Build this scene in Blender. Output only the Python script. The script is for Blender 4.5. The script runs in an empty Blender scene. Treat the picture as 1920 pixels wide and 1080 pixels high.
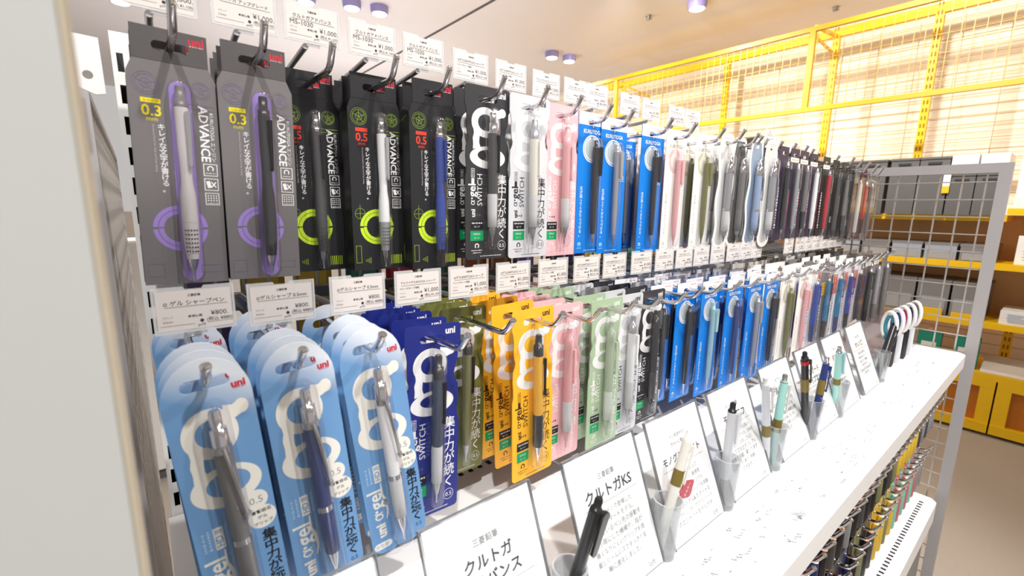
import bpy, bmesh, math, random
from mathutils import Vector, Matrix, Euler
from mathutils.geometry import tessellate_polygon
random.seed(7)
scn = bpy.context.scene
COL = scn.collection
Z0 = 1.30                       # camera height above the floor; most heights below are written relative to it

# ------------------------------------------------------------------ camera
def cam_matrix(yaw, pitch, roll):
    cy, sy = math.cos(yaw), math.sin(yaw)
    fwd = Vector((sy*math.cos(pitch), cy*math.cos(pitch), -math.sin(pitch)))
    right = Vector((cy, -sy, 0)); down = fwd.cross(right)
    r = math.cos(roll)*right + math.sin(roll)*down
    d = -math.sin(roll)*right + math.cos(roll)*down
    return Matrix((r, -d, -fwd)).transposed()
cam_data = bpy.data.cameras.new('camera')
cam = bpy.data.objects.new('camera', cam_data); COL.objects.link(cam)
cam.matrix_world = Matrix.Translation((0, 0, Z0)) @ cam_matrix(0.683010, 0.178277, -0.012964).to_4x4()
cam_data.sensor_width = 36.0
cam_data.lens = 858.11/1920*36
cam_data.clip_start = 0.01
cam_data.dof.use_dof = True
cam_data.dof.focus_distance = 0.62
cam_data.dof.aperture_fstop = 9.0
scn.camera = cam

# ------------------------------------------------------------------ view, world, lights
vs = scn.view_settings
scn.display_settings.display_device = 'sRGB'
vs.view_transform = 'Standard'; vs.look = 'None'; vs.exposure = 0.0; vs.gamma = 1.0; vs.use_curve_mapping = False
scn.cycles.transparent_max_bounces = 24
scn.cycles.max_bounces = 8
scn.cycles.sample_clamp_indirect = 6
world = bpy.data.worlds.new('shop_ambient'); scn.world = world; world.use_nodes = True
world.node_tree.nodes['Background'].inputs[0].default_value = (1.0, 0.96, 0.93, 1)
world.node_tree.nodes['Background'].inputs[1].default_value = 0.52

def area(name, loc, target, size, power, color=(1, 1, 1), size_y=None):
    l = bpy.data.lights.new(name, 'AREA'); l.energy = power; l.color = color; l.size = size
    if size_y: l.shape = 'RECTANGLE'; l.size_y = size_y
    o = bpy.data.objects.new(name, l); COL.objects.link(o)
    o.location = Vector(loc) + Vector((0, 0, Z0))
    o.rotation_euler = (Vector(target) - Vector(loc)).to_track_quat('-Z', 'Y').to_euler()
    return o
def spot(name, loc, target, power, angle=60, radius=.05, color=(1, 1, 1), blend=.5):
    l = bpy.data.lights.new(name, 'SPOT'); l.energy = power; l.color = color; l.spot_size = math.radians(angle)
    l.spot_blend = blend; l.shadow_soft_size = radius
    o = bpy.data.objects.new(name, l); COL.objects.link(o)
    o.location = Vector(loc) + Vector((0, 0, Z0))
    o.rotation_euler = (Vector(target) - Vector(loc)).to_track_quat('-Z', 'Y').to_euler()
    return o
# downlights of the aisle on the viewer's side of the display
spot('aisle_downlight_one', (-.35, -.55, 1.45), (.15, .30, -.2), 88, 75, .04, (1, .98, .96))
spot('aisle_downlight_two', (.45, -.55, 1.45), (.65, .30, -.25), 98, 75, .04, (1, .98, .96))
spot('aisle_downlight_three', (1.35, -.55, 1.45), (1.2, .28, -.28), 105, 75, .04, (1, .98, .96))
# downlights beyond the display (their fixtures are in view)
for nm, p in (('ceiling_spot_one', (1.6, 3.7, 1.41)), ('ceiling_spot_two', (3.4, 3.5, 1.41)), ('ceiling_spot_three', (3.35, 2.0, 1.41))):
    spot(nm, p, (p[0]+.6, p[1]-.6, -1.3), 60, 110, .02, (1, .96, .92))
# warm wash spots aimed at the shelving wall
for i, (y, ty, tz, p, an) in enumerate(((-.8, -.8, .5, 185, 90), (.7, .7, .5, 185, 90), (1.9, 2.1, .35, 170, 80), (1.95, 3.9, .35, 260, 62))):
    spot('wall_wash_%s' % 'abcd'[i], (2.5, y, 1.42), (4.5, ty, tz), p, an, .06, (1, .95, .86), .9)

# added lamps brightening the ceiling, hidden behind the display (cabinets are built further down)
for nm, p in (('added_ceiling_fill_one', (.6, 2.75, -.20)), ('added_ceiling_fill_two', (1.9, 5.0, -.20))):
    area(nm, p, (p[0], p[1]-.0001, 1.5), 2.2, 29, (1, .98, 1), .25)

# ------------------------------------------------------------------ materials
def lin(c):
    return tuple((v/255/12.92 if v/255 <= .04045 else ((v/255+.055)/1.055)**2.4) for v in c)
MATS = {}
def mat(name, rgb, rough=.5, metal=0, spec=.5, bump=0, bscale=200, var=0, coat=0, emit=0, trans=0):
    if name in MATS: return MATS[name]
    m = bpy.data.materials.new(name); m.use_nodes = True; nt = m.node_tree; b = nt.nodes['Principled BSDF']
    c = lin(rgb)
    b.inputs['Base Color'].default_value = (*c, 1); b.inputs['Roughness'].default_value = rough
    b.inputs['Metallic'].default_value = metal; b.inputs['Specular IOR Level'].default_value = spec
    b.inputs['Coat Weight'].default_value = coat
    if trans: b.inputs['Transmission Weight'].default_value = trans
    if emit:
        b.inputs['Emission Color'].default_value = (*c, 1); b.inputs['Emission Strength'].default_value = emit
    if bump or var:
        tc = nt.nodes.new('ShaderNodeTexCoord'); nz = nt.nodes.new('ShaderNodeTexNoise'); nz.inputs['Scale'].default_value = bscale
        nz.inputs['Detail'].default_value = 4
        nt.links.new(tc.outputs['Object'], nz.inputs['Vector'])
        if bump:
            bp = nt.nodes.new('ShaderNodeBump'); bp.inputs['Strength'].default_value = bump; bp.inputs['Distance'].default_value = .002
            nt.links.new(nz.outputs['Fac'], bp.inputs['Height']); nt.links.new(bp.outputs['Normal'], b.inputs['Normal'])
        if var:
            mx = nt.nodes.new('ShaderNodeMix'); mx.data_type = 'RGBA'
            mx.inputs[6].default_value = (*[v*(1-var) for v in c], 1); mx.inputs[7].default_value = (*[min(1, v*(1+var)) for v in c], 1)
            nt.links.new(nz.outputs['Fac'], mx.inputs[0]); nt.links.new(mx.outputs[2], b.inputs['Base Color'])
    MATS[name] = m
    return m
def clear(name, rgb=(255, 255, 255), gloss=.05, opac=0.0, rough=.05, fres=1.0):
    """thin clear plastic: lets light through, mirrors at grazing angles"""
    if name in MATS: return MATS[name]
    m = bpy.data.materials.new(name); m.use_nodes = True; nt = m.node_tree
    for n in list(nt.nodes): nt.nodes.remove(n)
    out = nt.nodes.new('ShaderNodeOutputMaterial'); t = nt.nodes.new('ShaderNodeBsdfTransparent'); g = nt.nodes.new('ShaderNodeBsdfGlossy')
    d = nt.nodes.new('ShaderNodeBsdfDiffuse'); mx = nt.nodes.new('ShaderNodeMixShader'); mx2 = nt.nodes.new('ShaderNodeMixShader')
    fr = nt.nodes.new('ShaderNodeFresnel'); fr.inputs['IOR'].default_value = 1.45
    ge = nt.nodes.new('ShaderNodeNewGeometry'); io = nt.nodes.new('ShaderNodeMix'); io.inputs[2].default_value = 1.45; io.inputs[3].default_value = 1/1.45
    nt.links.new(ge.outputs['Backfacing'], io.inputs[0]); nt.links.new(io.outputs[0], fr.inputs['IOR'])    # same mirror strength on both faces of a thin sheet
    mm = nt.nodes.new('ShaderNodeMath'); mm.operation = 'MULTIPLY_ADD'; mm.inputs[1].default_value = fres; mm.inputs[2].default_value = gloss
    c = lin(rgb); t.inputs[0].default_value = (*c, 1); d.inputs[0].default_value = (*c, 1); g.inputs['Roughness'].default_value = rough
    nt.links.new(fr.outputs[0], mm.inputs[0])
    mx2.inputs[0].default_value = opac
    nt.links.new(t.outputs[0], mx2.inputs[1]); nt.links.new(d.outputs[0], mx2.inputs[2])
    nt.links.new(mm.outputs[0], mx.inputs[0]); nt.links.new(mx2.outputs[0], mx.inputs[1]); nt.links.new(g.outputs[0], mx.inputs[2])
    nt.links.new(mx.outputs[0], out.inputs[0])
    MATS[name] = m
    return m
W = lambda: mat('white_print', (238, 236, 234), .6)
CHROME = mat('chrome', (215, 213, 215), .13, 1)
STEEL = mat('brushed_steel', (175, 172, 170), .28, 1)
BLISTER = clear('clear_blister', (250, 250, 252), .04, .02, .06, .8)
ACRYL = clear('clear_acrylic', (250, 251, 252), .015, .02, .04, .45)
ACEDGE = clear('acrylic_edge', (176, 178, 182), .1, .45, .1)
SLEEVE = clear('tag_sleeve', (250, 250, 250), .03, .35, .2, .6)
BLACK = mat('black_ink', (22, 22, 26), .6)
PAPER = mat('tag_paper', (222, 215, 210), .75)
SIGNP = mat('sign_paper', (246, 245, 242), .8)
GREYINK = mat('grey_ink', (90, 88, 92), .7)
RED = mat('red_ink', (205, 25, 50), .5)

# ------------------------------------------------------------------ mesh builder
_TX = {}
def text_geo(s, bold=0, spacing=1.0, line=1.0):
    k = (s, bold, spacing, line)
    if k in _TX: return _TX[k]
    c = bpy.data.curves.new('text_outline', 'FONT'); c.body = s; c.resolution_u = 2; c.offset = bold
    c.align_x = 'CENTER'; c.align_y = 'TOP_BASELINE'; c.space_character = spacing; c.space_line = line
    o = bpy.data.objects.new('text_outline', c); COL.objects.link(o)
    e = o.evaluated_get(bpy.context.evaluated_depsgraph_get()); me = e.to_mesh()
    v = [(p.co.x, p.co.y) for p in me.vertices]; f = [tuple(p.vertices) for p in me.polygons]
    e.to_mesh_clear(); bpy.data.objects.remove(o); bpy.data.curves.remove(c)
    if v:
        x0, x1 = min(a[0] for a in v), max(a[0] for a in v); y0, y1 = min(a[1] for a in v), max(a[1] for a in v)
        v = [(a[0]-(x0+x1)/2, a[1]-(y0+y1)/2) for a in v]
        _TX[k] = (v, f, x1-x0, y1-y0)
    else: _TX[k] = ([], [], 1, 1)
    return _TX[k]

class MB:
    """collects geometry with materials; everything added becomes ONE mesh"""
    def __init__(s): s.v = []; s.f = []; s.m = []; s.mats = []; s.sm = []
    def mi(s, m):
        if m not in s.mats: s.mats.append(m)
        return s.mats.index(m)
    def add(s, vs, fs, m, smooth=False):
        n = len(s.v); s.v += [tuple(v) for v in vs]; k = s.mi(m)
        for f in fs: s.f.append(tuple(i+n for i in f)); s.m.append(k); s.sm.append(smooth)
    def box(s, a, b, m):
        (x0, y0, z0), (x1, y1, z1) = a, b
        s.add([(x0,y0,z0),(x1,y0,z0),(x1,y1,z0),(x0,y1,z0),(x0,y0,z1),(x1,y0,z1),(x1,y1,z1),(x0,y1,z1)],
              [(0,3,2,1),(4,5,6,7),(0,1,5,4),(1,2,6,5),(2,3,7,6),(3,0,4,7)], m)
    def tube(s, pts, r, m, n=8, caps=True):
        pts = [Vector(p) for p in pts]; rs = r if isinstance(r, (list, tuple)) else [r]*len(pts)
        vs = []; fs = []; prev = None
        for i, p in enumerate(pts):
            t = (pts[min(i+1, len(pts)-1)] - pts[max(i-1, 0)]).normalized()
            if prev is None:
                a = t.orthogonal().normalized()
            else:
                a = (prev - t*prev.dot(t)).normalized()
            prev = a; b = t.cross(a)
            for k in range(n):
                q = 2*math.pi*k/n; vs.append(p + (a*math.cos(q) + b*math.sin(q))*rs[i])
        for i in range(len(pts)-1):
            for k in range(n):
                fs.append((i*n+k, i*n+(k+1) % n, (i+1)*n+(k+1) % n, (i+1)*n+k))
        s.add(vs, fs, m, True)
        if caps:
            nv = len(vs)
            s.add(vs[:n], [tuple(range(n))[::-1]], m); s.add(vs[-n:], [tuple(range(n))], m)
    def lathe(s, prof, m, c=(0, 0, 0), n=14, axis='z', cap=True):
        """prof: list of (height, radius) along z"""
        vs = []; fs = []
        for h, r in prof:
            for k in range(n):
                q = 2*math.pi*k/n; vs.append((c[0]+r*math.cos(q), c[1]+r*math.sin(q), c[2]+h))
        for i in range(len(prof)-1):
            for k in range(n): fs.append((i*n+k, i*n+(k+1) % n, (i+1)*n+(k+1) % n, (i+1)*n+k))
        s.add(vs, fs, m, True)
        if cap:
            s.add(vs[:n], [tuple(range(n))[::-1]], m); s.add(vs[-n:], [tuple(range(n))], m)
    def plate(s, loops, y0, y1, m, side=None):
        """flat plate in xz with holes; loops[0] is the outline, the rest holes"""
        flat = [p for l in loops for p in l]
        tris = tessellate_polygon([[Vector((p[0], p[1], 0)) for p in l] for l in loops])
        fr = []
        for t in tris:
            a, b, c = (flat[i] for i in t)
            cr = (b[0]-a[0])*(c[1]-a[1]) - (b[1]-a[1])*(c[0]-a[0])
            fr.append(tuple(t) if cr > 0 else tuple(t[::-1]))
        s.add([(p[0], y0, p[1]) for p in flat], fr, m)
        if y1 is not None and y1 != y0:
            s.add([(p[0], y1, p[1]) for p in flat], [t[::-1] for t in fr], m)
            for l in loops:
                n = len(l); vs = [(p[0], y0, p[1]) for p in l] + [(p[0], y1, p[1]) for p in l]
                s.add(vs, [(i, (i+1) % n, n+(i+1) % n, n+i) for i in range(n)], side or m)
    def rect(s, cx, cz, w, h, y, m, rot=0):
        q = math.radians(rot); c, d = math.cos(q), math.sin(q)
        p = [(-w/2, -h/2), (w/2, -h/2), (w/2, h/2), (-w/2, h/2)]
        s.add([(cx+a*c-b*d, y, cz+a*d+b*c) for a, b in p], [(0, 1, 2, 3)], m)
    def frame(s, cx, cz, w, h, t, y, m):
        s.rect(cx, cz+h/2-t/2, w, t, y, m); s.rect(cx, cz-h/2+t/2, w, t, y, m)
        s.rect(cx-w/2+t/2, cz, t, h-2*t, y, m); s.rect(cx+w/2-t/2, cz, t, h-2*t, y, m)
    def disc(s, cx, cz, rx, y, m, rz=None, n=28):
        rz = rz or rx
        s.add([(cx+rx*math.cos(2*math.pi*k/n), y, cz+rz*math.sin(2*math.pi*k/n)) for k in range(n)], [tuple(range(n))], m)
    def arc(s, cx, cz, r0, r1, y, m, a0=0, a1=360, ez=1.0, n=36, rx2=None):
        """flat ring sector: outer radius r0, inner r1; ez squashes z"""
        k = max(6, int(n*abs(a1-a0)/360)); vs = []
        for i in range(k+1):
            q = math.radians(a0+(a1-a0)*i/k)
            vs += [(cx+r0*math.cos(q), y, cz+r0*ez*math.sin(q)), (cx+r1*math.cos(q), y, cz+r1*ez*math.sin(q))]
        s.add(vs, [(2*i, 2*i+2, 2*i+3, 2*i+1) for i in range(k)], m)
    def stroke(s, pts, w, y, m):
        """round-ended flat stroke; w may be a list"""
        ws = w if isinstance(w, (list, tuple)) else [w]*len(pts); n = len(pts); L = []; R = []
        for i, p in enumerate(pts):
            a = pts[max(0, i-1)]; b = pts[min(n-1, i+1)]; dx, dz = b[0]-a[0], b[1]-a[1]; l = math.hypot(dx, dz) or 1
            nx, nz = -dz/l*ws[i]/2, dx/l*ws[i]/2
            L.append((p[0]+nx, y, p[1]+nz)); R.append((p[0]-nx, y, p[1]-nz))
        s.add(R+L, [(i, i+1, n+i+1, n+i) for i in range(n-1)], m)
    def text(s, body, cx, cz, size, y, m, rot=0, bold=0, spacing=1.0, line=1.0, fit=None, high=None):
        """centred on (cx, cz); fit scales the line to that length, high to that height"""
        v, f, w, h = text_geo(body, bold, spacing, line)
        if not v: return
        kx = kz = size
        if fit: kx = fit/w; kz = kx if not high else high/h
        elif high: kx = kz = high/h
        q = math.radians(rot); c, d = math.cos(q), math.sin(q)
        s.add([(cx+a*kx*c-b*kz*d, y, cz+a*kx*d+b*kz*c) for a, b in v], f, m)
    def dashes(s, cx, cz, length, h, y, m, rot=0, seed=1):
        """print too small to read: a run of tiny strokes"""
        r = random.Random(seed); q = math.radians(rot); c, d = math.cos(q), math.sin(q); t = -length/2
        while t < length/2:
            w = h*r.uniform(.35, 1.0)
            a = t+w/2
            s.rect(cx+a*c, cz+a*d, w*.8, h*r.uniform(.35, 1), y, m, rot)
            t += w+h*.25
    def build(s, name, parent=None, loc=(0, 0, 0)):
        me = bpy.data.meshes.new(name); me.from_pydata(s.v, [], s.f)
        for m in s.mats: me.materials.append(m)
        me.polygons.foreach_set('material_index', s.m); me.polygons.foreach_set('use_smooth', s.sm)
        me.update()
        o = bpy.data.objects.new(name, me); COL.objects.link(o); o.location = loc
        if parent: o.parent = parent
        return o

def tag(o, label, cat, group=None):
    o['label'] = label; o['category'] = cat
    if group: o['group'] = group
    return o
def struct(o): o['kind'] = 'structure'; return o
def root(name, loc=(0, 0, 0), rot=(0, 0, 0)):
    o = bpy.data.objects.new(name, None); COL.objects.link(o); o.empty_display_size = .01
    o.location = (loc[0], loc[1], loc[2]+Z0); o.rotation_euler = rot
    return o
KIDS = {}
def copy_tree(o, parent=None, skip=()):
    c = o.copy(); COL.objects.link(c)
    if parent: c.parent = parent
    for ch in o.children:
        if ch.name.split('.')[0] in skip: continue
        copy_tree(ch, c, skip)
    return c
ORD = ['front', 'second', 'third', 'fourth', 'fifth', 'sixth', 'seventh', 'eighth', 'ninth', 'tenth', 'eleventh', 'twelfth']

# ------------------------------------------------------------------ room
b = MB(); b.box((-2.4, -2.6, -.1), (5.2, 8.4, 0), mat('floor_vinyl', (176, 166, 154), .55, bump=.1, bscale=60, var=.06)); struct(b.build('floor'))
b = MB(); b.box((-2.4, -2.6, 1.5+Z0), (5.2, 8.4, 1.6+Z0), mat('ceiling_board', (232, 226, 224), .9, var=.02, bscale=3))
seam = mat('ceiling_seam', (95, 88, 84), .9)
b.box((2.21, 1.0, 1.497+Z0), (2.235, 8.4, 1.4995+Z0), seam)
struct(b.build('ceiling'))
def siding():
    m = bpy.data.materials.new('slatted_wall_paint'); m.use_nodes = True; nt = m.node_tree; bs = nt.nodes['Principled BSDF']
    tc = nt.nodes.new('ShaderNodeTexCoord'); sp = nt.nodes.new('ShaderNodeSeparateXYZ'); nt.links.new(tc.outputs['Object'], sp.inputs[0])
    mu = nt.nodes.new('ShaderNodeMath'); mu.operation = 'MULTIPLY'; mu.inputs[1].default_value = 1/.075; nt.links.new(sp.outputs[2], mu.inputs[0])
    fr = nt.nodes.new('ShaderNodeMath'); fr.operation = 'FRACT'; nt.links.new(mu.outputs[0], fr.inputs[0])
    lt = nt.nodes.new('ShaderNodeMath'); lt.operation = 'LESS_THAN'; lt.inputs[1].default_value = .1; nt.links.new(fr.outputs[0], lt.inputs[0])
    mx = nt.nodes.new('ShaderNodeMix'); mx.data_type = 'RGBA'; nt.links.new(lt.outputs[0], mx.inputs[0])
    mx.inputs[6].default_value = (*lin((250, 238, 222)), 1); mx.inputs[7].default_value = (*lin((215, 190, 160)), 1)
    nt.links.new(mx.outputs[2], bs.inputs['Base Color']); bs.inputs['Roughness'].default_value = .8
    return m
SID = siding()
b = MB(); b.box((4.6, -2.6, 0), (4.7, 8.4, 1.5+Z0), SID); struct(b.build('wall_right'))
b = MB(); b.box((-2.4, 8.3, 0), (4.6, 8.4, 1.15), mat('far_wall_paint', (235, 226, 215), .8)); struct(b.build('wall_back'))

# made-up low cabinets, out of view, housing the added ceiling fill lamps
for x, y, w in ((.6, 2.75, 'nearer'), (1.9, 5.0, 'farther')):
    t = root('added_fill_cabinet', (x, y, -Z0)); tag(t, 'added unseen white cabinet with a ceiling fill lamp, %s one behind the display' % w, 'cabinet')
    b = MB(); b.box((-1.15, -.2, .06), (1.15, .2, 1.03), mat('cabinet_white', (225, 222, 218), .5)); b.build('body', t)
    b = MB(); b.box((-1.15, -.17, 0), (1.15, .17, .06), mat('kick_plate', (90, 88, 86), .6)); b.build('plinth', t)
    b = MB(); b.box((-1.15, -.2, 1.0301), (1.15, -.185, 1.12), mat('cabinet_white', (225, 222, 218), .5)); b.box((-1.15, .185, 1.0301), (1.15, .2, 1.12), mat('cabinet_white', (225, 222, 218), .5)); b.build('fill_lamp_rim', t)
# ceiling lights and sprinklers
RIM = mat('lamp_rim', (150, 140, 190), .4); LAMP = mat('lamp_glow', (255, 252, 250), .4, emit=9)
for i, (x, y, w) in enumerate(((1.62, 3.66, 'above the blue-pencil box'), (1.42, 3.70, 'above the white and silver pencil'), (1.126, 3.821, 'peeping over the third tag'), (0.068, 4.736, 'at the top over the slotted upright'),
                              (3.36, 3.55, 'left one of the paired lamps'), (3.575, 3.52, 'right one of the paired lamps'), (3.37, 2.02, 'alone at the top near the yellow frame'))):
    t = root('ceiling_spotlight', (x, y, 1.5)); tag(t, 'round white ceiling spotlight %s' % w, 'ceiling light', 'ceiling spotlights')
    b = MB(); b.lathe([(-.055, .062), (-.03, .068), (0, .068)], RIM, n=24); b.build('housing', t)
    b = MB(); b.lathe([(-.064, .02), (-.0585, .05), (-.0555, .055)], LAMP, n=24); b.build('lens', t)
for x, y, w in ((3.334, 2.41, 'left one, near the lone lamp'), (4.25, 1.4, 'right one, above the yellow frame')):
    t = root('sprinkler', (x, y, 1.5)); tag(t, 'small grey ceiling sprinkler, %s' % w, 'sprinkler', 'ceiling sprinklers')
    b = MB(); b.lathe([(-.03, .012), (-.028, .022), (-.01, .02), (0, .03)], STEEL, n=14); b.build('sprinkler_head', t)

# ------------------------------------------------------------------ yellow shelving against the right wall
YEL = mat('yellow_paint', (246, 196, 20), .4, spec=.4); YDK = mat('yellow_frame_backlit', (200, 152, 12), .45)  # the frame's darker yellow carries its backlit shade in the colour
YWIRE = mat('yellow_wire', (176, 150, 84), .5); BROWN = mat('shelf_back_board', (226, 176, 118), .6, var=.1, bscale=8)
SLOT = mat('slot_dark', (150, 112, 20), .8)
sh = root('yellow_shelving', (3.75, 0, -Z0)); tag(sh, 'tall yellow steel shelving unit along the slatted wall', 'shelving')
def part(mb, name, par): return mb.build(name, par)
POSTY = [-1.0, -.4, .19, .775, 1.35, 2.17, 3.3]
for y in POSTY:
    b = MB(); b.box((.42, y-.022, 0), (.46, y+.022, 1.262+Z0), YEL)
    for k in range(50):
        z = .15+k*.05
        for s in (-.009, .009): b.rect(0, 0, 0, 0, 0, SLOT) if False else b.box((.4190, y+s-.004, z), (.4205, y+s+.004, z+.026), SLOT)
    part(b, 'post', sh)
b = MB(); b.box((.42, -1.2, 1.262+Z0), (.46, 3.5, 1.32+Z0), YEL); part(b, 'rear_beam', sh)
for y in POSTY[::2]:
    b = MB(); b.tube([(.02, y, 1.24+Z0), (.44, y, 1.27+Z0)], .014, YEL); part(b, 'side_brace', sh)
for z in (-.29, -.63, -.93):
    b = MB(); b.box((0, -1.2, z-.035+Z0), (.42, 3.4, z+Z0), YEL); part(b, 'shelf_board', sh)
b = MB(); b.box((0, -1.2, .02-.035+Z0), (.42, .27, .02+Z0), YEL); part(b, 'shelf_board', sh)
b = MB(); b.box((.06, .2701, -.02-.035+Z0), (.42, 3.4, -.02+Z0), YEL); part(b, 'shelf_board', sh)
b = MB(); b.box((.405, -1.2, -.63+Z0), (.418, 3.4, -.30+Z0), BROWN); part(b, 'back_board', sh)
b = MB(); b.box((.405, -1.2, -.29+Z0), (.418, 3.4, -.02+Z0), BROWN); part(b, 'back_board', sh)
# base plinths with brown panels
for i in range(7):
    y0 = -1.062+i*.62
    b = MB()
    y1 = y0+.612
    b.box((0, y0, .0755), (.40, y0+.06, .2895), YEL); b.box((0, y1-.06, .0755), (.40, y1, .2895), YEL)
    b.box((0, y0, .29), (.40, y1, .335), YEL); b.box((-.01, y0, .02), (.40, y1, .075), YEL)
    b.box((.03, y0+.06, .075), (.04, y1-.06, .29), mat('amber_panel', (190, 112, 14), .45))
    for fy in (y0+.05, y1-.12): b.box((.03, fy, 0), (.1, fy+.07, .02), mat('plinth_foot', (60, 50, 40), .7))
    part(b, 'base_cabinet', sh)
# overhead mesh frame fixed to the shelving front
mf = sh; FX, RX = -.01, .51         # offsets from the shelving front
b = MB()
b.box((-.03+FX, -1.2, 1.195+Z0), (FX, 3.35, 1.225+Z0), YDK); b.box((-.03+FX, -1.2, .67+Z0), (FX, 3.35, .7+Z0), YDK)
for y in (-.6, 1.345, 3.02): b.box((-.03+FX, y-.017, .7+Z0), (FX, y+.017, 1.195+Z0), YDK)
b.build('overhead_frame', mf)
b = MB()
y = -1.18
while y < 3.34: b.box((-.017+FX, y-.0016, .7+Z0), (-.0138+FX, y+.0016, 1.195+Z0), YWIRE); y += .052
z = .75
while z < 1.19: b.box((-.0138+FX, -1.18, z-.0013+Z0), (-.0112+FX, 3.34, z+.0013+Z0), YWIRE); z += .052
b.build('wire_mesh', mf)
rm = sh
b = MB(); y = -1.1
while y < 3.5: b.box((RX, y-.0018, .1+Z0), (.0036+RX, y+.0018, 1.25+Z0), YWIRE); y += .22
z = .12
while z < 1.25: b.box((.0036+RX, -1.1, z-.0016+Z0), (.0068+RX, 3.5, z+.0016+Z0), YWIRE); z += .055
b.build('back_mesh', rm)
for y in (1.34, 3.0):
    b = MB(); b.tube([(-.49+RX, y, 1.17+Z0), (-.02+RX, y, 1.12+Z0)], .010, YEL); b.build('bracket_arm', rm)
# dark air duct grille seen under the mesh frame
t = root('wall_vent', (4.585, 2.07, .62)); tag(t, 'dark grey rectangular vent on the slatted wall under the mesh frame', 'vent')
b = MB(); b.box((-.02, -.09, -.045), (.0, .09, .045), mat('vent_grey', (70, 66, 62), .6))
for k in range(5): b.box((-.024, -.08, -.037+k*.017), (-.02, .08, -.03+k*.017), mat('vent_slat', (48, 45, 43), .6))
b.build('grille', t)

# file boxes, cards and goods on the yellow shelves
DG = mat('dark_grey_plastic', (96, 94, 94), .5); MG = mat('mid_grey_plastic', (128, 126, 126), .5); LGB = mat('pale_blue_grey_plastic', (160, 168, 182), .45)
def file_box(y, w, z, h, m, label, d=.30):
    t = root('file_box', (3.742, y, z)); tag(t, label, 'file box', 'file boxes on the shelving')
    b = MB(); hw = w/2
    b.box((0, -hw, 0), (.004, hw, h), m); b.box((d-.004, -hw, 0), (d, hw, h), m); b.box((.004, -hw, 0), (d-.004, -hw+.004, h), m); b.box((.004, hw-.004, 0), (d-.004, hw, h), m)
    b.box((.004, -hw+.004, 0), (d-.004, hw-.004, .004), m); b.build('body', t)
    b = MB(); b.box((-.006, -hw-.004, h), (d+.006, hw+.004, h+.012), m); b.box((-.008, -.03, h-.03), (0, .03, h-.018), mat('box_handle', (45, 44, 45), .5)); b.build('lid', t)
    return t
places = ['nearest the end panel post', 'second from the end panel post', 'third from the end panel post', 'fourth from the end panel post', 'fifth from the end panel post', 'sixth from the end panel post', 'seventh from the end panel post']
for i, y in enumerate((.36, .475, .605, .745, .90, 1.05, 1.2)):
    file_box(y, .135 if i > 1 else .11, -.0195, .325 if i > 1 else .222, DG, '%s file box on the top yellow shelf, %s' % ('short dark grey' if i < 2 else 'tall dark grey', places[i]))
def goods(name, x, y, z, w, d, h, m, label, cat, extra=None, rot=0):
    t = root(name, (x, y, z), (0, 0, rot)); tag(t, label, cat)
    b = MB(); b.box((0, -w/2, 0), (d, w/2, h), m); b.build('body', t)
    if extra: extra(t, w, d, h)
    return t
for y, w in ((.355, 'nearer the end panel post'), (.476, 'farther from the end panel post')):
    goods('paper_box', 3.745, y, .2165, .112, .28, .105, mat('white_box', (240, 238, 238), .6), 'white box on a short dark grey file box, %s' % w, 'box')
t = root('shelf_talker', (3.728, .5385, .165)); tag(t, 'narrow blue, white and yellow shelf card between the dark file boxes', 'card')
b = MB()
for z0, z1, c in ((-.06, -.02, (240, 190, 20)), (-.02, .05, (236, 236, 240)), (.05, .075, (40, 80, 190))): b.box((0, -.016, z0), (.002, .016, z1-.0001), mat('talker_%d' % c[0], c, .5))
b.build('card', t)
def bin_front(t, w, d, h):
    b = MB(); b.box((-.0025, -w*.42, h*.08), (-.0002, w*.42, h*.55), mat('bin_tag', (158, 160, 164), .6)); b.build('tag_holder', t)
    b = MB(); b.box((-.001, -w/2-.004, h+.0005), (d, w/2+.004, h+.014), MG); b.build('rim', t)
for i, y in enumerate((.36, .52, .68, .84, 1.0, 1.16)):
    goods('storage_bin', 3.78, y, -.289, .145, .3, .085, LGB if i % 3 else MG, 'pale storage bin on the second yellow shelf, %s behind the end grid' % ['first', 'second', 'third', 'fourth', 'fifth', 'sixth'][i], 'storage bin', bin_front)
    goods('storage_bin', 3.78, y, -.629, .148, .3, .20, MG, 'grey storage bin on the third yellow shelf, %s behind the end grid' % ['first', 'second', 'third', 'fourth', 'fifth', 'sixth'][i], 'storage bin', bin_front)
CARDW = mat('notice_card', (240, 240, 238), .6)
def sheet(t, w, d, h):
    b = MB()
    r = random.Random(w)
    for k in range(7): b.box((-.0012, -w*.4+r.random()*w*.6, h*(.15+.1*k)), (-.0002, -w*.4+w*.75+r.random()*w*.04, h*(.15+.1*k)+.004), mat('card_print', (170, 180, 200), .7))
    b.build('print', t)
goods('poster_board', 3.80, .11, .021, .29, .01, .29, CARDW, 'large white notice board on the top yellow shelf', 'notice board', sheet)
goods('price_board', 3.80, .10, -.289, .22, .01, .16, CARDW, 'white printed card standing on the second yellow shelf', 'card', sheet)
t = goods('flat_box', 3.77, .10, -.629, .24, .26, .075, mat('white_box', (240, 238, 238), .6), 'flat white box on the third yellow shelf', 'box', sheet)
t = goods('purple_box', 3.76, -.10, -.629, .06, .2, .15, mat('purple_card', (90, 70, 130), .5), 'small purple box beside the flat white box', 'box', sheet)
t = root('paper_sheet', (3.77, .165, -.929), (0, math.radians(-20), 0)); tag(t, 'pale paper sheet propped on the lowest yellow shelf', 'paper')
b = MB(); b.box((0, -.09, .0), (.2, .09, .003), mat('pale_paper', (222, 214, 202), .8)); b.build('page', t)
TEAL = mat('teal_pack', (28, 140, 118), .5)
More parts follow.
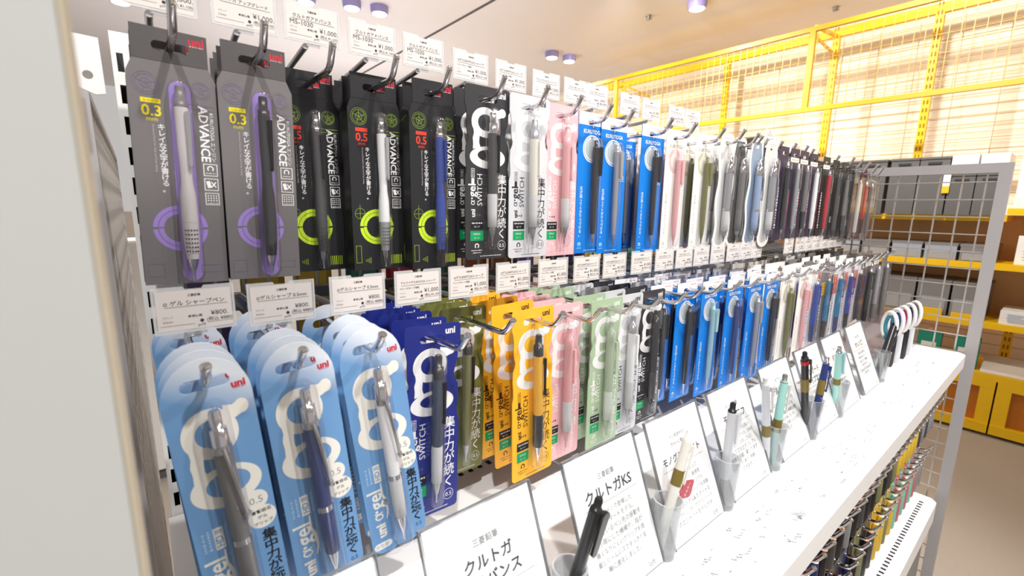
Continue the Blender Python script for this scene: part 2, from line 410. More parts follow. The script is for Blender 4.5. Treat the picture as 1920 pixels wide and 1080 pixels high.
for y, w in ((.50, 'left'), (.33, 'right')):
    t = root('teal_pouch', (3.80, y, -.929)); tag(t, '%s one of two teal pouches behind the end grid above the shelf' % w, 'pouch')
    b = MB(); b.box((0, -.055, 0), (.05, .055, .185), TEAL); b.build('pouch', t)
    b = MB(); b.lathe([(.1855, .018), (.2, .02), (.215, .014)], mat('pouch_cap', (226, 170, 150), .5), c=(.025, 0, 0)); b.build('cap', t)
    b = MB(); b.box((-.0015, -.035, .06), (-.0003, .035, .12), W()); b.build('label', t)
for y, w, h in ((.52, .12, .04), (.36, .13, .03)):
    goods('yellow_tray', 3.77, y, -.629 if y < .4 else -.629, .12, .02, h, YEL, 'small yellow tray on the third shelf edge, %s' % ('taller' if h > .035 else 'lower'), 'tray').location.x = 3.752

# ------------------------------------------------------------------ the display fixture
GREYP = mat('grey_frame_paint', (176, 172, 172), .5); GREYD = mat('grey_panel_paint', (140, 136, 134), .55); WIRE = mat('grid_wire', (196, 190, 184), .35, .6)
XL, XR, ZS, ZS2 = -.030, 1.41, -.31, -.67
YB = .545                                     # back grid plane
# end panels
def end_panel(name, x, label, y0=.105, y1=1.0, ztop=.101, s=.02, sheet=False):
    t = root(name, (x, 0, 0)); tag(t, label, 'grid panel')
    b = MB(); b.box((0, y0, -Z0), (s, y0+s, ztop), GREYP); b.build('front_post', t)
    b = MB(); b.box((0, y1-s, -Z0), (s, y1, ztop), GREYP); b.build('rear_post', t)
    b = MB(); b.box((0, y0+s, ztop-s), (s, y1-s, ztop), GREYP); b.build('top_rail', t)
    b = MB()
    y = y0+.0365
    while y < y1-.03:
        b.box((s*.4, y-.0014, -1.25), (s*.4+.0028, y+.0014, ztop-s), WIRE); y += .0372
    z = ztop-s-.018
    while z > -1.2:
        b.box((s*.4-.0025, y0+s, z-.0012), (s*.4, y1-s, z+.0012), WIRE); z -= .0376
    b.build('wire_grid', t)
    if sheet: b = MB(); b.box((-.004, y0, -1.25), (-.001, y1, ztop-.004), mat('side_sheet', (232, 222, 218), .6)); b.build('side_sheet', t)
    return t
end_panel('end_panel', XR, 'grey square-tube end panel filled with wire grid, far end of the display')
end_panel('end_panel', XL, 'grey wire grid end panel beside the white board', y0=.57, y1=1.4, ztop=.098, s=.008, sheet=False)
# white board standing at the near end
t = root('white_board', (-.0078, .125, 0)); tag(t, 'tall white board edge standing at the near end of the display', 'board')
b = MB(); b.box((-.34, 0, -Z0), (0, .024, .42), mat('white_board_face', (196, 198, 195), .55, bump=.05, bscale=20)); b.build('panel', t)
b = MB(); b.box((.0001, .001, -Z0), (.0009, .023, .42), mat('cream_edge_band', (205, 194, 172), .6)); b.build('edge_band', t)
b = MB(); b.disc(-.0262, -.0105, .0016, -.0004, mat('green_mark', (196, 206, 60), .6)); b.build('sticker', t)

fx = root('display_gondola', (0, 0, -Z0)); tag(fx, 'grey double-sided display gondola with wire back and two white shelves', 'display stand')
WS = mat('white_shelf_paint', (244, 243, 242), .35, var=.015, bscale=30); SCR = mat('pen_scribble', (78, 76, 80), .8); SCRD = mat('dark_scribble', (36, 36, 40), .8)
b = MB()
def upright(x):
    b = MB(); w = .0155; zt = .1385+Z0
    holes = []
    z = zt-.014
    # front strip with real slots
    out = [(x-w, 0.02), (x+w, .02), (x+w, zt), (x-w, zt)]
    for k in range(40):
        zz = zt-.024-k*.0255
        holes.append([(x-.0100-.0022, zz-.0075), (x-.0100-.0022, zz+.0075), (x-.0100+.0022, zz+.0075), (x-.0100+.0022, zz-.0075)])
    b.plate([out]+holes, .53, .5315, WS)
    b.box((x-w, .5316, .02), (x-w+.0015, .562, zt), GREYP); b.box((x+w-.0015, .5316, .02), (x+w, .562, zt), GREYP)
    b.box((x-w, .562, .02), (x+w, .5635, zt), mat('upright_slot_shade', (46, 42, 42), .7))  # back plate coloured dark so the slots read as shaded holes
    return b.build('slotted_upright', fx)
upright(.0125); upright(.69); upright(1.385)
b = MB()                                        # bracket tab at the upright head
pts = [(-.030, .1325), (-.010, .1315), (-.0095, .088), (-.016, .0865), (-.024, .090), (-.031, .097)]
hole = [(-.0195+.0035*math.cos(-a*math.pi/6), .1015+.0035*math.sin(-a*math.pi/6)) for a in range(12)]
b.plate([[(p[0], p[1]+Z0) for p in pts[::-1]], [(p[0], p[1]+Z0) for p in hole]], .532, .5345, WS); b.build('end_bracket', fx)
b = MB()                                        # wire back
x = .03
while x < 1.37:
    if abs(x-.69) > .02: b.box((x-.0013, YB-.0013, .45), (x+.0013, YB+.0013, .095+Z0), WIRE)
    x += .025
for z in (.09, .04, -.01, -.06, -.11, -.16, -.21, -.26, -.36, -.42, -.5, -.56, -.62):
    for xa, xb in ((.025, .672), (.708, 1.366)): b.box((xa, YB-.0042, z-.0015+Z0), (xb, YB-.0014, z+.0015+Z0), WIRE)
b.build('wire_back', fx)
for z in (.092, -.098, -.45, -.56):             # crossbars that carry the hooks
    for xa, xb in ((.026, .672), (.708, 1.367)):
        b = MB(); b.box((xa, .5298, z-.006+Z0), (xb, .5405, z+.006+Z0), mat('crossbar_grey', (120, 117, 116), .45, .3)); b.build('crossbar', fx)
# shelves
def shelf(z, yb, holes_y, name, xa=-.006, xb=1.396):
    b = MB(); zz = z+Z0; th = .012
    ya = .1195
    c = .022                                    # far front corner cut
    out = [(xa, ya), (xb-c*.6, ya), (xb, ya+c*.5), (xb, yb), (xa, yb)]
    n = len(out)
    top = [(p[0], p[1], zz) for p in out]; bot = [(p[0], p[1], zz-th) for p in out]
    b.add(top, [tuple(range(n))], WS); b.add(bot, [tuple(range(n))[::-1]], WS)
    b.add(top+bot, [(i, n+i, n+(i+1) % n, (i+1) % n) for i in range(n)], WS)
    r = random.Random(3)
    x = xa+.04
    while x < xb-.03:
        b.box((x-.0028, holes_y-.004, zz+.00002), (x+.0028, holes_y+.004, zz+.0003), mat('shelf_hole', (40, 42, 56), .8)); x += .0135
    o = b.build(name, fx)
    e = MB(); e.box((xa, ya-.0008, zz-.030), (xb-c*.6, ya-.0001, zz-.0015), WS); e.box((xa, ya, zz-.030), (xb-c*.6, ya+.014, zz-.0122), WS); e.build('shelf_lip', o)
    return o
s1 = shelf(ZS, .528, .415, 'shelf')
s2 = shelf(ZS2, .528, .142, 'shelf')
# pen trials scribbled on the shelf by customers
b = MB(); r = random.Random(11)
for k in range(120):
    x = r.uniform(.25, 1.32); y = r.uniform(.128, .175); a = r.uniform(0, 6.3); n = r.randint(3, 9); L = r.uniform(.002, .008)
    pts = []
    for i in range(n):
        pts.append((x+i*L*.35+r.uniform(-.1, .1)*L, y+(.5 if i % 2 else -.5)*L*r.uniform(.2, 1)*.8))
    m = SCRD if k % 12 == 0 else SCR
    vs = []
    w = .00042
    for i, p in enumerate(pts): vs += [(p[0]-w, p[1], ZS+Z0+.00006), (p[0]+w, p[1]+w, ZS+Z0+.00006)]
    b.add(vs, [(2*i, 2*i+1, 2*i+3, 2*i+2) for i in range(n-1)], m)
# one denser dark doodle near the front
for k in range(14):
    x = .492+k*.0011; vs = [(x, .135, ZS+Z0+.0001), (x+.0004, .135, ZS+Z0+.0001), (x+.004, .146+.003*math.sin(k*2), ZS+Z0+.0001), (x+.0036, .146+.003*math.sin(k*2), ZS+Z0+.0001)]
    b.add(vs, [(0, 1, 2, 3)], SCRD)
b.build('pen_scribbles', s1)['kind'] = 'stuff'
b = MB(); b.box((-.006, .13, .05), (1.39, .52, ZS2+Z0-.06), GREYD); b.build('base_cabinet', fx)
b = MB(); b.box((-.006, .1195, ZS2+Z0-.055), (1.39, .1295, ZS2+Z0-.031), WS); b.build('base_rail', fx)
b = MB(); b.box((-.006, .16, 0), (1.39, .50, .05), mat('kick_plate', (90, 88, 86), .6)); b.build('kick_plate', fx)

# ------------------------------------------------------------------ pens and mechanical pencils
def C(name, rgb, rough=.35, metal=0, **k): return mat(name, rgb, rough, metal, **k)
def pencil(parent, x, ztop, L, y, col, tipc=None, gripc=None, clipc=None, topc=None, kind='slim', r=.0046, clip_side=1):
    """one pencil standing along z; barrel is the part, its clip, grip, tip and button are sub-parts"""
    tipc = tipc or CHROME; clipc = clipc or col; topc = topc or CHROME; gripc = gripc or col
    zt, zb = ztop, ztop-L
    b = MB()
    if kind == 'advance':
        b.lathe([(zt-.015, r*.95), (zt-.04, r*.92), (zt-.058, r*.80), (zt-.068, r*.80), (zt-.078, r*1.04), (zt-.098, r*1.12)][::-1], col, (x, y, 0))
    elif kind == 'gel':
        b.lathe([(zt-.022, r*1.02), (zt-.05, r*1.05), (zt-.082, r*1.0), (zt-.086, r*.96)][::-1], col, (x, y, 0))
    elif kind == 'kuru':
        b.lathe([(zt-.010, r*.95), (zt-.05, r), (zt-.085, r*.97), (zt-.086, r*.97)][::-1], col, (x, y, 0))
    else:
        b.lathe([(zt-.008, r*.9), (zt-.05, r), (zt-.088, r)][::-1], col, (x, y, 0))
    o = b.build('pencil', parent)
    # button end
    b = MB()
    if kind == 'advance': b.lathe([(zt, r*.62), (zt-.002, r*.7), (zt-.010, r*.7), (zt-.0101, r*.9), (zt-.015, r*.9)][::-1], topc, (x, y, 0), 12)
    elif kind == 'gel': b.lathe([(zt, r*.55), (zt-.0015, r*.68), (zt-.011, r*.68), (zt-.0112, r*.95), (zt-.022, r*1.0)][::-1], topc, (x, y, 0), 12)
    else: b.lathe([(zt, r*.5), (zt-.0012, r*.62), (zt-.008, r*.62), (zt-.0081, r*.9), (zt-.0102, r*.92)][::-1], topc, (x, y, 0), 12)
    b.build('button', o)
    # grip
    b = MB()
    if kind == 'advance':
        b.lathe([(zt-.0981, r*1.12), (zt-.112, r*1.06), (zt-.126, r*.82)][::-1], gripc, (x, y, 0))
        if gripc is not BLACK:
            for i in range(6):
                for k in range(5):
                    q = -math.pi/2+(k-2)*.36; zz = zt-.104-i*.0032; rr = r*1.1-(i*.0032)*.02+.00012
                    b.rect(x+rr*math.cos(q), zz, .0011, .0011, y+rr*math.sin(q)-.0002, BLACK)
    elif kind == 'gel':
        b.lathe([(zt-.0861, r*1.0), (zt-.089, r*1.06), (zt-.108, r*1.02), (zt-.122, r*1.0), (zt-.1225, r*.9)][::-1], gripc, (x, y, 0))
    elif kind == 'kuru':
        b.lathe([(zt-.0861, r*.92), (zt-.088, r*.97), (zt-.112, r*.86), (zt-.122, r*.72)][::-1], gripc, (x, y, 0))
    else:
        b.lathe([(zt-.0881, r*.95), (zt-.112, r*.9), (zt-.122, r*.78)][::-1], gripc, (x, y, 0))
    b.build('grip', o)
    b = MB()
    z1 = zt-.126 if kind == 'advance' else zt-.1226 if kind == 'gel' else zt-.1221
    r1 = r*(.80 if kind in ('advance', 'gel') else .7)
    b.lathe([(z1, r1), (z1-(z1-zb)*.35, r1*.72), (z1-(z1-zb)*.62, r*.30), (z1-(z1-zb)*.64, .0012), (zb, .0009)][::-1], tipc, (x, y, 0), 12)
    b.build('tip', o)
    # clip on the front right
    b = MB(); s = clip_side
    if kind == 'kuru':
        cx = x+s*r*.95; yy = y-r*.55
        out = []
        for k in range(13): q = math.pi*k/12; out.append((cx+.0036*math.cos(q), zt-.012+.0036*math.sin(q)))
        for k in range(13): q = math.pi+math.pi*k/12; out.append((cx+.0026*math.cos(q), zt-.043+.0026*math.sin(q)))
        b.plate([out], yy-.0042, yy-.0018, clipc)
        b.box((x-.001, yy-.002, zt-.018), (cx+.002, yy+.001, zt-.0105), clipc)
    else:
        a = zt-(.018 if kind == 'advance' else .024 if kind == 'gel' else .012); e = a-(.040 if kind != 'slim' else .036)
        cx = x+s*r*.62; yy = y-r*.9
        if kind == 'gel' and clipc is CHROME:
            b.tube([(x+.0005, y-r-.0012, a+.002), (x+.0018, y-r-.0026, a-.010), (x+.0042, y-r-.0020, e+.004), (x+.0050, y-r-.0012, e-.004)], [.0015, .0013, .0011, .0012], clipc, 8)
            b.lathe([(e-.006, .0012), (e-.0035, .0020), (e-.001, .0012)], clipc, (x+.0050, y-r-.0008, 0), 8)
            b.lathe([(zt-.0885, r*1.1), (zt-.0845, r*1.1)], clipc, (x, y, 0), 14); b.lathe([(zt-.026, r*1.12), (zt-.0215, r*1.12)], clipc, (x, y, 0), 14)
        else:
            b.plate([[(cx-.0016, a), (cx-.0010, e+.002), (cx, e), (cx+.0010, e+.002), (cx+.0016, a)]], yy-.0026, yy-.0012, clipc)
            b.box((cx-.0016, yy-.0012, a-.006), (cx+.0016, yy+.002, a), clipc)
            b.lathe([(e+.0005, .0012), (e+.002, .0016), (e+.0035, .0012)], clipc, (cx, yy-.0008, 0), 8)
    b.build('clip', o)
    return o
def capsule(cx, z1, z0, w, n=8):
    r = w/2; out = []
    for k in range(n+1): q = math.pi*k/n; out.append((cx+r*math.cos(q), z1-r+r*math.sin(q)))
    for k in range(n+1): q = math.pi+math.pi*k/n; out.append((cx+r*math.cos(q), z0+r+r*math.sin(q)))
    return out
def blister(parent, cx, z1, z0, w, y, depth, m=None, flare=None):
    """clear bubble moulded over the pencil"""
    m = m or BLISTER; b = MB(); n = 8
    base = capsule(cx, z1, z0, w); rings = []
    for s, d in ((1.0, 0), (.97, .55), (.86, .85), (.6, 1.0)):
        rings.append([(cx+(p[0]-cx)*s, y-depth*d, (z1+z0)/2+(p[1]-(z1+z0)/2)*(1-(1-s)*w/(z1-z0))) for p in base])
    vs = [p for r_ in rings for p in r_]; k = len(base); fs = []
    for i in range(3):
        for j in range(k): fs.append((i*k+j, i*k+(j+1) % k, (i+1)*k+(j+1) % k, (i+1)*k+j))
    fs.append(tuple(range(3*k, 4*k)))
    b.add(vs, fs, m, True)
    return b.build('blister', parent)
def rrect(x0, z0, x1, z1, r, n=5):
    out = []
    for cx, cz, a in ((x1-r, z1-r, 0), (x0+r, z1-r, 90), (x0+r, z0+r, 180), (x1-r, z0+r, 270)):
        for k in range(n+1):
            q = math.radians(a+90*k/n); out.append((cx+r*math.cos(q), cz+r*math.sin(q)))
    return out
def euro(w=.021, h=.0062, cz=0, cx=0):
    return rrect(cx-w/2, cz-h/2, cx+w/2, cz+h/2, h/2-.0001)[::-1]

# ------------------------------------------------------------------ packs (origin at the hang slot, front face at y = 0, hanging down -z)
YF = -.00012
def vertical(s): return '\n'.join(s)
def g_logo(b, cx, cz, s, m, y=YF, sx=1.0, low=1.0):
    """big white double-bowl letter g"""
    n0 = len(b.v)
    b.arc(cx-.003*s, cz+.0165*s, .0175*s, .0095*s, y, m, ez=.90)
    b.stroke([(cx+.007*s, cz+.027*s), (cx+.0135*s, cz+.0265*s), (cx+.0185*s, cz+.0285*s)], [.010*s, .0085*s, .0085*s], y-.00001, m)
    b.disc(cx+.0188*s, cz+.0286*s, .0047*s, y-.00002, m)
    n = 40; vs = []
    for k in range(n+1):
        q = 2*math.pi*k/n
        vs += [(cx+.0228*s*math.cos(q), y-.00003, cz+(-.0200+.0012*(low-1)*5+.0118*low*math.sin(q))*s), (cx+(.0012+.0142*math.cos(q))*s, y-.00003, cz+(-.0178+.0062*low*low*math.sin(q))*s)]
    b.add(vs, [(2*i, 2*i+2, 2*i+3, 2*i+1) for i in range(n)], m)
    b.stroke([(cx-.0125*s, cz+.0080*s), (cx-.0140*s, cz+.0035*s), (cx-.0150*s, cz-.0010*s), (cx-.0148*s, cz-.0055*s), (cx-.0140*s, cz-.011*s)], [.012*s, .0075*s, .0082*s, .0075*s, .010*s], y-.00004, m)
    b.v[n0:] = [(cx+(v[0]-cx)*sx, v[1], v[2]) for v in b.v[n0:]]
def alpha(b, cx, cz, size, y, m, rot=0, w=.18):
    q = math.radians(rot); c, d = math.cos(q), math.sin(q)
    P = lambda u, v: (cx+size*(u*c-v*d), cz+size*(u*d+v*c))
    b.stroke([P(-.02+.36*math.cos(math.radians(k*24)), .44*math.sin(math.radians(k*24))) for k in range(16)], w*size, y, m)
    b.stroke([P(.52, .5), P(.40, .12), P(.40, -.2), P(.58, -.48)], w*size, y-.00001, m)
def uni_mark(b, x, z, m, y=YF, w=.0098):
    b.text('uni', x, z, 1, y, m, fit=w, bold=.03); b.dashes(x+.0003, z-.0036, w*.85, .0008, y, m, seed=4)

def pack_advance(name, theme, pencil_cols):
    dark = theme == 'lime'
    t = root(name)
    base = C('box_black', (33, 33, 36), .42) if dark else C('box_grey', (116, 112, 113), .42)
    edge = C('box_black_side', (24, 24, 26), .45) if dark else C('box_grey_side', (92, 88, 90), .45)
    head = C('box_black', (33, 33, 36)) if dark else C('box_header', (82, 78, 78), .45)
    ac = C('lime_ink', (196, 226, 44), .5) if dark else C('lilac_ink', (158, 132, 205), .5)
    thin = C('lime_line', (132, 160, 40), .5) if dark else C('lilac_line', (112, 100, 130), .5)
    lab = C('orange_red_label', (228, 62, 40), .5) if dark else C('yellow_label', (236, 214, 30), .5)
    wht = W()
    b = MB()
    slot = euro(.022, .0066)
    b.plate([[(-.0225, -.0105), (.0225, -.0105), (.0225, .012), (-.0225, .012)], slot], .0002, .0012, head)
    out = [(-.0225, -.0108), (-.0265, -.020), (-.0265, -.172), (.0265, -.172), (.0265, -.020), (.0225, -.0108)]
    b.plate([out], 0, .0012, base, edge)
    hw = .0265
    v = [(-hw, .0013, -.172), (hw, .0013, -.172), (hw, .017, -.172), (-hw, .017, -.172), (-hw, .0013, -.0205), (hw, .0013, -.0205), (hw, .017, -.028), (-hw, .017, -.028)]
    b.add(v, [(0, 3, 2, 1), (4, 5, 6, 7), (1, 2, 6, 5), (2, 3, 7, 6), (3, 0, 4, 7)], edge)
    # print
    b.text('uni', .0158, .0068, 1, .0001, RED, fit=.0095, bold=.03); b.dashes(.0159, .0036, .0085, .0009, .0001, C('pale_ink', (200, 190, 190), .6), seed=2)
    cx, cz = -.0020, -.1295
    b.arc(cx, cz, .0172, .0142, YF, ac, 3, 177); b.arc(cx, cz, .0172, .0142, YF, ac, 183, 357)
    b.arc(cx, cz, .0138, .0106, YF, ac, 0, 176); b.arc(cx, cz, .0138, .0106, YF, ac, 180, 356)
    b.rect(-.0140, -.0385, .0115, .0032, YF, lab); b.text('シャープ', -.0140, -.0385, 1, YF*1.5, C('label_ink', (60, 50, 20), .6), fit=.0085)
    b.text('0.5' if dark else '0.3', -.0140, -.0452, 1, YF, lab, fit=.0115, high=.0078, bold=.02); b.text('mm', -.0140, -.0515, 1, YF, lab, fit=.0065)
    b.text(vertical('キレイな文字が書ける。'), -.0090, -.0785, 1, YF, wht, high=.0490, bold=.012, line=.92)
    b.text('Mechanical Pencil for Clear and Crisp writing', -.0138, -.0715, 1, YF, C('pale_ink', (200, 190, 190), .6), rot=-90, fit=.0335)
    b.text('ADVANCE', .0172, -.058, 1, YF, wht, rot=-90, fit=.041, high=.0062, bold=.02)
    b.text('KURUTOGA エンジン', .0224, -.060, 1, YF, wht, rot=-90, fit=.036, high=.0028)
    for k, z in enumerate((-.0845, -.0955, -.1065)):
        b.frame(.0195, z, .0092, .0092, .0005, YF, wht)
        if k == 0: b.arc(.0195, z+.001, .0022, .0014, YF, wht, -50, 230, n=16); b.dashes(.0195, z-.0025, .0062, .001, YF, wht)
        elif k == 1: b.rect(.0178, z, .0026, .0052, YF, wht, 12); b.stroke([(.0195, z-.002), (.0225, z+.002)], .0008, YF, wht); b.stroke([(.0195, z+.002), (.0225, z-.002)], .0008, YF, wht)
        else:
            for i in range(4):
                for j in range(3): b.rect(.0168+i*.0018, z-.0012+j*.0018, .0009, .0009, YF, wht)
            b.dashes(.0195, z-.0033, .0062, .0008, YF, wht)
    for sx, r in ((-.016, .0078), (.0165, .0062)):
        for q in (1, .8, .42): b.arc(sx, -.0268, r*q, r*q-.00035, YF, thin, n=22)
        for a in (20, 90, 160, 250, 310): b.stroke([(sx, -.0268), (sx+r*.8*math.cos(math.radians(a)), -.0268+r*.8*math.sin(math.radians(a)))], .0004, YF, thin)
    b.rect(.0165, -.0375, .0165, .0005, YF, thin); b.rect(.0165, -.0405, .0165, .0005, YF, thin)
    if dark:
        b.arc(-.0185, -.1165, .0052, .0048, YF, thin, n=18); b.stroke([(-.0185, -.1217), (-.0185, -.108)], .0004, YF, thin); b.stroke([(-.0235, -.1165), (-.0135, -.1165)], .0004, YF, thin)
        for k in range(7): b.rect(.0120+k*.0018, -.1625, .0006, .009, YF, ac)
        for k in range(4): b.rect(-.0145+k*.0016, -.1625, .0006, .002+k*.0014, YF, thin)
        b.frame(-.0215, -.156, .0055, .017, .0005, YF, thin)
    else:
        b.frame(-.019, -.161, .010, .010, .0004, YF, thin); b.frame(.016, -.161, .014, .006, .0004, YF, thin)
    if not dark: b.plate([capsule(.0035, -.0225, -.1700, .0135)], YF*.8, None, ac)
    b.build('box', t)
    pencil(t, .0035, -.0265, .1425, -.0052, *pencil_cols, kind='advance', r=.0048)
    blister(t, .0035, -.0215, -.1708, .0148, -.0002, .0112, clear('lilac_blister', (251, 249, 253), .05, .02, .06, .9) if not dark else BLISTER)
    return t

def side_wave(seq):
    return seq
def pack_switch(name, col, ink, pencil_cols, gcol=None, dark_label=True):
    t = root(name); wht = W(); gcol = gcol or wht
    b = MB()
    right = [(.029, .004), (.029, -.008), (.0265, -.0125), (.0265, -.019), (.0255, -.024), (.0235, -.0305), (.0225, -.036), (.0238, -.041), (.0268, -.046), (.0278, -.054), (.0272, -.064), (.0262, -.071), (.0272, -.077), (.029, -.083), (.029, -.168)]
    left = [(-.029, -.168), (-.029, -.083), (-.0275, -.077), (-.0275, -.07), (-.0283, -.06), (-.0278, -.05), (-.0252, -.0445), (-.0245, -.0405), (-.0263, -.035), (-.0268, -.026), (-.0265, -.018), (-.0275, -.011), (-.029, -.007), (-.029, .004)]
    def rnd(cx, cz, r, a0): return [(cx+r*math.cos(math.radians(a0+22.5*k)), cz+r*math.sin(math.radians(a0+22.5*k))) for k in range(5)]
    out = rnd(.025, .009, .004, 0) + rnd(-.025, .009, .004, 90) + left[::-1] + rnd(-.025, -.168, .004, 180) + rnd(.025, -.168, .004, 270) + right[::-1]
    b.plate([out, euro(.026, .0066, 0, -.001)], 0, .0011, col)
    g_logo(b, -.0005, -.0405, 1.0, gcol)
    b.text('uni', .0175, .0062, 1, YF, ink, fit=.0105, bold=.03)
    b.text(vertical('集中力が続く'), .0187, -.1135, 1, YF, ink, high=.072, bold=.006, line=.95)
    b.text('SWITCH', -.0108, -.0955, 1, YF, ink, rot=90, fit=.034)
    b.text('uni', -.0192, -.1205, 1, YF, ink, rot=90, fit=.0085, bold=.03); b.text('·gel', -.0192, -.0975, 1, YF, ink, rot=90, fit=.0165, bold=.018); alpha(b, -.0195, -.1095, .0048, YF, ink, 90, .15)
    for q in (0, .0018): b.frame(-.0195, -.0775, .0042, .0095, .0004, YF, ink)
    b.dashes(-.0195, -.0775, .007, .0018, YF, ink, rot=90); b.rect(-.0195, -.0865, .0036, .0066, YF, ink)
    b.dashes(-.0145, -.1225, .010, .0028, YF, GREYINK)
    b.rect(-.0145, -.1335, .0165, .0095, YF, BLACK if dark_label else GREYINK)
    b.dashes(-.0145, -.1315, .013, .0022, YF*1.5, wht, seed=3); b.text('モード', -.0145, -.1355, 1, YF*1.5, wht, fit=.007)
    b.rect(-.0145, -.1455, .0165, .0110, YF, C('green_label', (0, 158, 92), .5)); b.text('HOLD', -.0145, -.1435, 1, YF*1.5, wht, fit=.0085); b.text('モード', -.0145, -.148, 1, YF*1.5, wht, fit=.007)
    b.arc(-.0145, -.1568, .0029, .0017, YF, ink, -60, 240, n=18); b.dashes(-.0145, -.1618, .014, .0014, YF, ink); b.dashes(-.0145, -.1645, .010, .0012, YF, ink, seed=5)
    b.arc(.0187, -.1575, .0056, .0052, YF, ink, n=22); b.text('0.5', .0187, -.1575, 1, YF, ink, fit=.0068)
    b.dashes(.004, -.1685, .028, .0012, YF, ink, seed=8)
    b.build('card', t)
    pencil(t, .0015, -.0135, .1435, -.0058, *pencil_cols, kind='gel', r=.0052)
    blister(t, .0010, -.0085, -.1615, .0160, -.0002, .0122)
    return t

def pack_kuru(name, white, pencil_cols):
    t = root(name); wht = W()
    blue = C('card_blue', (0, 122, 214), .45); cardw = C('card_white', (240, 236, 230), .5)
    base = cardw if white else blue; ink = wht if not white else C('sand_ink', (176, 160, 140), .6)
    b = MB()
    b.plate([[(-.0275, -.170), (.0275, -.170), (.0275, .012), (-.0275, .012)], euro(.020, .0064)], 0, .0009, base)
    if not white:
        b.plate([[(-.0275, -.0040), (.0275, -.0040), (.0275, .012), (-.0275, .012)], euro(.0202, .0066)], YF*.6, None, cardw)
        b.add([(-.0022, YF, -.0041), (.0022, YF, -.0041), (0, YF, -.0066)], [(0, 2, 1)], cardw)
        b.dashes(.014, .0078, .014, .0018, YF, RED)
    b.text('KURUTOGA', 0, -.0118, 1, YF, ink, fit=.036, high=.0052, bold=.02)
    rc = wht if not white else C('ring_' + name, pencil_cols[0].diffuse_color[:3] if False else ((232, 180, 184) if 'pink' in name else (196, 196, 150)), .5)
    cz = -.0335
    b.arc(-.001, cz, .0176, .0158, YF, rc, n=40); b.arc(-.001, cz, .0150, .0128, YF, rc, 100, 300); b.arc(-.001, cz, .0150, .0128, YF, rc, -52, 90)
    b.disc(-.001, cz, .0126, YF, C('ring_window', (176, 186, 188), .4) if not white else C('ring_window_pale', (222, 214, 204), .4))
    b.text('シャープ', .0188, -.0600, 1, YF, ink, fit=.008); b.text('0.3', .0186, -.0655, 1, YF, ink, fit=.0098, high=.0062); b.rect(.0186, -.0700, .012, .0006, YF, ink)
    b.text(vertical('芯が回ってトガりつづける。'), -.0188, -.115, 1, YF, ink, high=.066, bold=.012)
    b.arc(-.0192, -.158, .0026, .0015, YF, ink, -60, 240, n=16); b.dashes(-.0192, -.163, .009, .0009, YF, ink)
    b.dashes(.002, -.1665, .024, .0011, YF, ink, seed=6)
    b.build('card', t)
    pencil(t, .0010, -.0225, .138, -.0052, *pencil_cols, kind='kuru', r=.0042)
    blister(t, .0020, -.0185, -.1625, .0165, -.0002, .0112)
    return t

def grad_blue():
    m = bpy.data.materials.new('sky_blue_print'); m.use_nodes = True; nt = m.node_tree; bs = nt.nodes['Principled BSDF']
    tc = nt.nodes.new('ShaderNodeTexCoord'); sp = nt.nodes.new('ShaderNodeSeparateXYZ'); nt.links.new(tc.outputs['Object'], sp.inputs[0])
    ad = nt.nodes.new('ShaderNodeMath'); ad.operation = 'MULTIPLY_ADD'; ad.inputs[1].default_value = .55; nt.links.new(sp.outputs[0], ad.inputs[0]); nt.links.new(sp.outputs[2], ad.inputs[2])
    mr = nt.nodes.new('ShaderNodeMapRange'); mr.inputs[1].default_value = -.016; mr.inputs[2].default_value = .010; nt.links.new(ad.outputs[0], mr.inputs[0])
    mx = nt.nodes.new('ShaderNodeMix'); mx.data_type = 'RGBA'; nt.links.new(mr.outputs[0], mx.inputs[0])
    mx.inputs[6].default_value = (*lin((112, 158, 206)), 1); mx.inputs[7].default_value = (*lin((226, 232, 240)), 1)
    nt.links.new(mx.outputs[2], bs.inputs['Base Color']); bs.inputs['Roughness'].default_value = .4
    return m
SKY = grad_blue()
